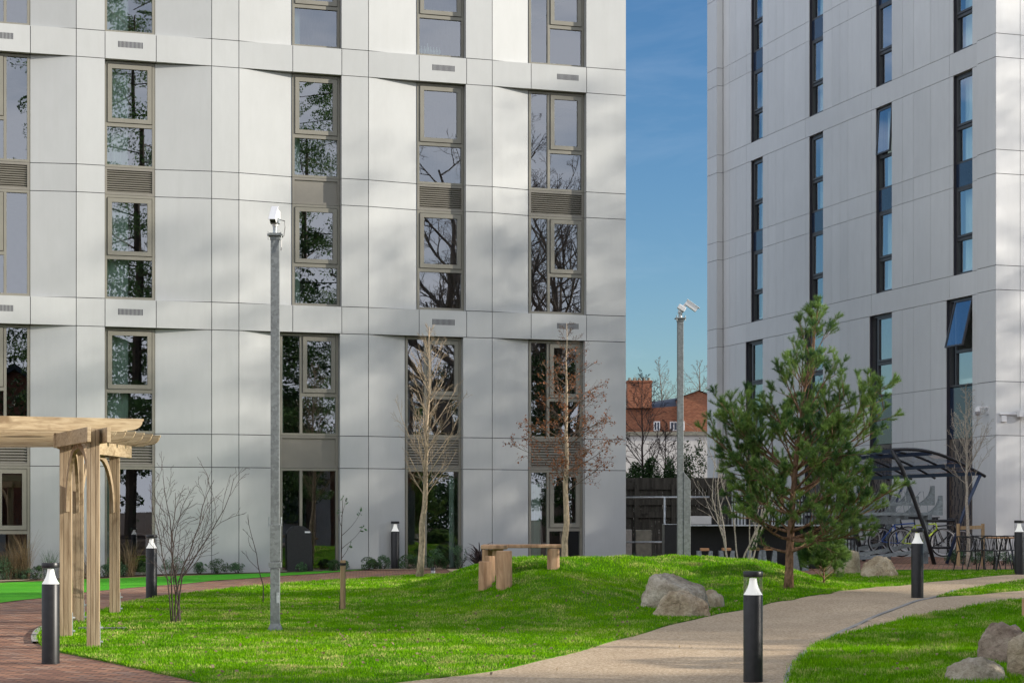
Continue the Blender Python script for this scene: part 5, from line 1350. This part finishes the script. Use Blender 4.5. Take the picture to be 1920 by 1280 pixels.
# ------------------------------------------------------------------ trees outside the frame: they shade the lawn and facade and are mirrored in the windows
def big_bare(seed, H, lab, loc, name='tall_bare_tree'):
    g = Vector((loc[0], loc[1], .3)); t = empty(name, g, lab, 'tree', 'tall bare trees beyond the lawn'); q = random.Random(seed); n = 10
    tr = [g+Vector((q.uniform(-.15,.15)*i*.5, q.uniform(-.15,.15)*i*.5, H*.8*i/n)) for i in range(n+1)]; mb = MB(); rad = [.38*(1-.9*i/n)*H/18 for i in range(n+1)]
    mb.tube(tr, rad, 8); mb.build('trunk', M['farbark'], t, True)
    P = dict(seg=[7,5,4,2], up=[.07,.06,.04,.03], wob=[.16,.2,.24,.3], taper=[.3,.35,.4,.4], sides=[5,4,3,3], kids=[8,6,4], ang=[42,42,42], len=[.5,.48,.5], shrink=[.5,.45,.4], rr=[.6,.6,.6], rmin=.009); P['from'] = [.2,.15,.15]
    mb = MB()
    for i in range(22):
        f = .2+.8*(i+q.random()*.8)/22; j = min(int(f*n), n-1); p = tr[j].lerp(tr[j+1], f*n-j); a = i*2.4+q.uniform(-.4,.4); an = R(q.uniform(38,66)); 
        grow(mb, p, (math.cos(a)*math.sin(an), math.sin(a)*math.sin(an), math.cos(an)), H*.42*(1.05-.55*f)*q.uniform(.8,1.15), rad[j]*.5, 0, q, P)
    mb.build('crown', M['farbark'], t); return t
def big_ever(seed, H, w_, lab, loc, name='tall_evergreen', n=16000, conic=True, mat='evergreen', ls=.24):
    g = Vector((loc[0], loc[1], .2)); t = empty(name, g, lab, 'tree', 'tall evergreens beyond the lawn'); q = random.Random(seed)
    mb = MB(); mb.tube([g, g+Vector((.2,0,H*.5)), g+Vector((0,.1,H*.95))], [.3,.2,.03], 8)
    LL = []; nb = 46
    for i in range(nb):
        f = .12+.86*i/nb; a = i*2.4+q.uniform(-.3,.3); L = w_*.5*((1-f)*1.1+.12 if conic else math.sin(f*2.7)*.9+.2)*q.uniform(.75,1.15)
        p = g+Vector((0,0,H*f)); d = Vector((math.cos(a), math.sin(a), q.uniform(-.05,.3))); e = p+d*L; mb.tube([p, p+d*L*.5, e], [.06*(1-f)+.02,.03,.01], 4, cap=False)
        c = p+d*L*.68; LL += leafball(c.x, c.y, c.z, L*.42+.2, L*.42+.2, .45+L*.10, n//nb, ls, q, 10)
    mb.build('trunk', M['brownbark'], t); quads('crown', LL, M[mat], t, g); return t
bb_ = [big_bare(1, 22, 'tall bare tree outside the frame whose branches are mirrored in the windows', (25, 6)), big_bare(2, 20, 'second tall bare tree outside the frame, mirrored near the block corner', (31.5, 5))]
for k, (src, x, y, rz_, lab, s_) in enumerate(((0,36,-6,1.1,'third tall bare tree outside the frame, behind the mirrored pair',1),(1,18,-6,2.2,'tall bare tree outside the frame close to the evergreens',1),
    (0,56,37,.4,'tall bare tree outside the frame shading the lower facade',1.05),(1,62,40.5,2.9,'tall bare tree outside the frame, right of the one shading the facade',1.18),(0,52,40.5,4.0,'tall bare tree outside the frame nearest the tower',1.0),
    (1,48,25.5,5.1,'tall bare tree outside the frame shading the lawn',1.1),(0,66,33,1.9,'tall bare tree outside the frame behind the shading ones',1.1),(1,50,24,.3,'bare tree outside the frame at the middle of the shading row',.95))):
    copy_tree(bb_[src], (x, y, .3), rz_, lab, s_)
ee = [big_ever(1, 19, 7.5, 'tall pointed evergreen outside the frame, far behind on the left', (-12, -8)), big_ever(2, 15, 8, 'broad evergreen outside the frame, far behind in the middle', (14, -12), conic=False)]
rf_ = big_ever(5, 27, 11, 'tall broad evergreen outside the frame, mirrored in the left windows', (12.2, -3), n=64000, conic=False, mat='fargreen', ls=.15)
copy_tree(rf_, (19.5, .5, .2), 2.1, 'tall broad evergreen outside the frame, mirrored in the middle windows', .85)
ee.append(big_ever(3, 20, 10, 'half leafless tree outside the frame whose open crown dapples the facade', (44, 41.5), n=5600, conic=False))
copy_tree(ee[1], (18.5, -2, .2), 1.3, 'broad evergreen outside the frame behind the mirrored ones')
copy_tree(ee[0], (-1, -19, .2), 2.0, 'tall evergreen outside the frame, behind the photographer')
for k, (src, x, y, s_, lab) in enumerate(((1,34,13.8,.72,'broad evergreen outside the frame shading the gravel path'),(1,35,22.8,.72,'pointed evergreen outside the frame shading the near lawn'),(1,38,27.0,.75,'broad evergreen outside the frame shading the middle lawn'),
    (0,44,24.2,.75,'pointed evergreen outside the frame beside the middle row'),(2,56,35,1.0,'half leafless tree outside the frame dappling the facade foot'),(2,52,38.5,1.2,'half leafless tree outside the frame, middle one of the dappling row'),(1,66,33.5,1.15,'broad evergreen outside the frame shading the facade foot'),(2,60,41.5,1.42,'largest half leafless tree outside the frame, farthest right'),(0,31,26.6,.40,'small pointed evergreen outside the frame nearest the path'),(1,29,9.5,.6,'broad evergreen outside the frame beside the mirrored bare tree'),
    (1,-10,-14,.8,'broad evergreen outside the frame far behind on the left'),(1,26,-16,.8,'broad evergreen outside the frame far behind'),(1,38,-14,.7,'broad evergreen outside the frame far behind, right hand one'),(1,8,-18,.75,'broad evergreen outside the frame far behind the photographer'),(1,46,-4,.7,'broad evergreen outside the frame at the right rear'))):
    copy_tree(ee[src], (x, y, .2), 1.7*k, lab, s_)
# terrace of brick houses behind, mirrored in the ground floor glass
for i, (x, y, rz_, lab) in enumerate(((34,-34,R(25),'red brick house outside the frame with cream bays, left one'),(22,-40,R(25),'red brick house outside the frame with cream bays, middle one'),(10,-46,R(25),'red brick house outside the frame with cream bays, right one'))):
    t = empty('brick_villa', (x, y, .2), lab, 'house', 'brick houses beyond the garden'); Mt = Matrix.Translation(Vector((x,y,.2))) @ Matrix.Rotation(rz_,4,'Z')
    mb = MB(); mb.prism([(-5.5,0),(5.5,0),(5.5,7),(0,10.5),(-5.5,7)], -9, 0, Mt @ Matrix.Rotation(R(90),4,'X') @ Matrix.Translation(Vector((0,0,0)))); mb.build('wall', M['villa'], t)
    mb = MB(); mb.box((-5.52,-.3,0),(-1.5,-.02,3.4), 0, Mt @ Matrix.Translation(Vector((0,9.4,0)))); mb.box((1.2,-.3,0),(4.6,-.02,6), 0, Mt @ Matrix.Translation(Vector((0,9.4,0)))); mb.build('bay', M['render'], t)
    mb = MB(); rp_ = [(-5.9,6.6),(0,10.55),(5.9,6.6),(5.9,6.9),(0,10.9),(-5.9,6.9)]; mb.prism(rp_, -9.3, .3, Mt @ Matrix.Rotation(R(90),4,'X')); mb.build('roof', M['slate'], t)
    for (u, zz) in ((-3.4,1.2),(-3.4,4.3),(2.9,1.2),(2.9,4.3)):
        mb = MB(); mb.box((u-.6,9.0,zz),(u+.6,9.5,zz+1.6), 0, Mt); mb.build('window', M['spandrel'], t)
for i, (x, y, w_, h, lab) in enumerate(((13,17.2,3.0,3.3,'dense bush added outside the frame to shade the lower right lawn'),(13.4,19.8,3.0,3.1,'dense bush added outside the frame, middle of three shading the lower right lawn'),(14,22.3,2.6,2.8,'dense bush added outside the frame, farthest of three shading the lower right lawn'),(24,22.2,4.2,7.4,'tall holly-like bush added outside the frame, first of the row shading the lawn'),(25,24.9,3.6,7.8,'tall holly-like bush added outside the frame, middle of the row shading the lawn'),(24,27.4,3.8,7.2,'tall holly-like bush added outside the frame, last of the row shading the lawn'))):  # unseen bushes added as shadow casters for the lawn
    evergreen('added_shade_bush', x, y, w_, h, lab, 300+i, 2600, .2, 'bush', 'added shade bushes outside the frame', 'evergreen', 1.0)


# ------------------------------------------------------------------ grass blades
def blades(name, poly, dens, h0, w0, cond, lab, mat, holes=()):
    P = np.array(poly); A_ = P.min(0); B_ = P.max(0); V = []
    B_[1] = min(B_[1], 41); area = (B_[0]-A_[0])*(B_[1]-A_[1]); n = int(area*dens)
    X = nrs.uniform(A_[0]-.05, B_[0]+.05, n); Y = nrs.uniform(A_[1]-.05, B_[1], n)
    vis = (np.abs(X)/Y < .275) & (Y > 17.2)
    X = X[vis]; Y = Y[vis]
    keep = nrs.uniform(0, 1, len(X)) < np.clip((21/Y)**1.25, 0, 1); X = X[keep]; Y = Y[keep]
    jx = X+nrs.normal(0, .022, len(X)); jy = Y+nrs.normal(0, .022, len(X))
    ins = pip(poly, jx, jy); X = X[ins]; Y = Y[ins]; n = len(X)
    Z = hz_np(X, Y)+.016
    cl = .5+.5*np.sin(X*3.1+1.3*np.sin(Y*2.3))*np.sin(Y*2.7+1.1*np.sin(X*1.9)); cl2 = .5+.5*np.sin(X*9+Y*4+2*np.sin(Y*5))*np.sin(Y*11-X*3)
    lush = np.exp(-((X-.2)/1.9)**2-((Y-33.0)/1.5)**2)+ (Y < 24)*(X > 2)*.45
    h = h0*(.35+.75*cl*cl2+.9*lush*cl2+nrs.uniform(0, .5, n))*(Y/24)**.35; w = w0*(Y/22)**.8*nrs.uniform(.7, 1.25, n)
    a = nrs.uniform(0, 2*np.pi, n); tl = np.abs(nrs.normal(0, .5, n)); b = nrs.uniform(0, 2*np.pi, n)
    base = np.stack([X, Y, Z], -1); sx = np.stack([np.cos(a), np.sin(a), 0*a], -1)*w[:, None]
    tip = base+np.stack([np.cos(b)*tl*h, np.sin(b)*tl*h, h*np.cos(np.minimum(tl, 1.2))], -1)
    mid = (base+tip)/2+np.stack([0*h, 0*h, h*.12], -1)
    q1 = np.stack([base-sx, base+sx, mid+sx*.75, mid-sx*.75], 1)
    q2 = np.stack([mid-sx*.75, mid+sx*.75, tip+sx*.1, tip-sx*.1], 1)
    return np.concatenate([q1, q2])
G_ = [blades('g', lawn_a, 1900, .04, .0042, None, '', None), blades('g', lawn_c, 2900, .06, .004, None, '', None), blades('g', lawn_b, 1900, .04, .0045, None, '', None)]
o = tri_object('grass', np.concatenate(G_), M['blade'], None, 4); tag(o, 'short green grass blades covering the lawns and mound', 'grass', kind='stuff')
# fallen leaves and pine cones on the lawn
q = random.Random(77); LL = []
for i in range(1500):
    px = q.uniform(200, 1900); py = q.uniform(1110, 1275); p = Gp(px, py) if i % 3 == 0 else None
    if p is None or not (pip(lawn_a, np.array([p.x]), np.array([p.y]))[0] or pip(lawn_c, np.array([p.x]), np.array([p.y]))[0] or q.random() < .05): continue
    p = p+Vector((0,0,.05)); a = Vector((q.gauss(0,1), q.gauss(0,1), .4)).normalized(); b_ = a.orthogonal().normalized(); s_ = q.uniform(.014,.034)
    LL.append((p-a*s_, p+b_*s_*.7, p+a*s_, p-b_*s_*.7))
o = quads('leaf_litter', LL, M['strawg'], None, Vector((0,0,0))); tag(o, 'scattered fallen leaves on the grass and gravel', 'leaves', kind='stuff')

# ------------------------------------------------------------------ camera, sun, sky
cam = bpy.data.cameras.new('camera'); co = bpy.data.objects.new('camera', cam); C.objects.link(co)
co.location = (0, 0, HC); co.rotation_euler = (R(90), 0, 0)
cam.sensor_width = 36; cam.lens = 36*F/1920; cam.shift_y = (HY-640)/1920; cam.clip_end = 5000; cam.clip_start = .1
sc.camera = co
EL = R(15.8); AZ = R(-6.3)
sd = Vector((math.cos(EL)*math.cos(AZ), math.cos(EL)*math.sin(AZ), math.sin(EL)))
sun = bpy.data.lights.new('sun', 'SUN'); so = bpy.data.objects.new('sun', sun); C.objects.link(so)
so.rotation_euler = sd.to_track_quat('Z', 'Y').to_euler(); so.location = (30, 0, 30)
sun.energy = 3.5; sun.angle = R(.53); sun.color = (1, .93, .83)
w = bpy.data.worlds.new('World'); sc.world = w; w.use_nodes = True; nt = w.node_tree
sky = nt.nodes.new('ShaderNodeTexSky'); sky.sky_type = 'NISHITA'; sky.sun_disc = False
sky.sun_elevation = EL; sky.sun_rotation = math.atan2(sd.x, sd.y); sky.air_density = 1.0; sky.dust_density = .3; sky.ozone_density = 2.0; sky.altitude = 50
bg = nt.nodes['Background']; bg.inputs[1].default_value = .05
hs_ = nt.nodes.new('ShaderNodeHueSaturation'); hs_.inputs['Saturation'].default_value = 1.22; nt.links.new(sky.outputs[0], hs_.inputs['Color']); tn = mix(nt, 1.0, hs_.outputs[0], (.82,.97,1.16), 'MULTIPLY'); nt.links.new(tn, bg.inputs[0])
tc = nt.nodes.new('ShaderNodeTexCoord'); mp = nt.nodes.new('ShaderNodeMapping'); mp.inputs['Scale'].default_value = (1,1,2.6); nt.links.new(tc.outputs['Generated'], mp.inputs[0])
ns = noi(nt, mp.outputs[0], 2.3, 7, .58, .3)
sx = nt.nodes.new('ShaderNodeSeparateXYZ'); nt.links.new(tc.outputs['Generated'], sx.inputs[0])
# clouds bank up behind the photographer; more added at left to lighten the shaded tower; the view ahead stays clear but for thin wisps
ma = N(nt, 'ShaderNodeMath', operation='MULTIPLY_ADD', i_1=-.26); nt.links.new(sx.outputs['Y'], ma.inputs[0]); nt.links.new(ns, ma.inputs[2])
mb_ = N(nt, 'ShaderNodeMath', operation='MULTIPLY_ADD', i_1=-.16); nt.links.new(sx.outputs['X'], mb_.inputs[0]); nt.links.new(ma.outputs[0], mb_.inputs[2])
cf = ramp(nt, mb_.outputs[0], [(.42, (0,0,0)), (.62, (1,1,1))])
cb = N(nt, 'ShaderNodeBackground', i_Strength=.66); cb.inputs[0].default_value = (.86,.89,.97,1)
wp = nt.nodes.new('ShaderNodeMapping'); wp.inputs['Scale'].default_value = (3,3,14); nt.links.new(tc.outputs['Generated'], wp.inputs[0])
wr = ramp(nt, noi(nt, wp.outputs[0], 2.2, 6, .6, .4), [(.56, (0,0,0)), (.85, (.07,.07,.07))])
mx2 = N(nt, 'ShaderNodeMath', operation='MAXIMUM'); nt.links.new(cf, mx2.inputs[0]); nt.links.new(wr, mx2.inputs[1]); cf = mx2.outputs[0]
mxs = nt.nodes.new('ShaderNodeMixShader'); nt.links.new(cf, mxs.inputs[0]); nt.links.new(bg.outputs[0], mxs.inputs[1]); nt.links.new(cb.outputs[0], mxs.inputs[2])
nt.links.new(mxs.outputs[0], nt.nodes['World Output'].inputs[0])
sc.view_settings.view_transform = 'Standard'; sc.view_settings.look = 'None'; sc.view_settings.exposure = 1.2; sc.view_settings.gamma = 1
sc.cycles.use_denoising = True; sc.cycles.max_bounces = 8; sc.cycles.transparent_max_bounces = 16
sc.cycles.caustics_reflective = False; sc.cycles.caustics_refractive = False
sc.cycles.sample_clamp_indirect = 6
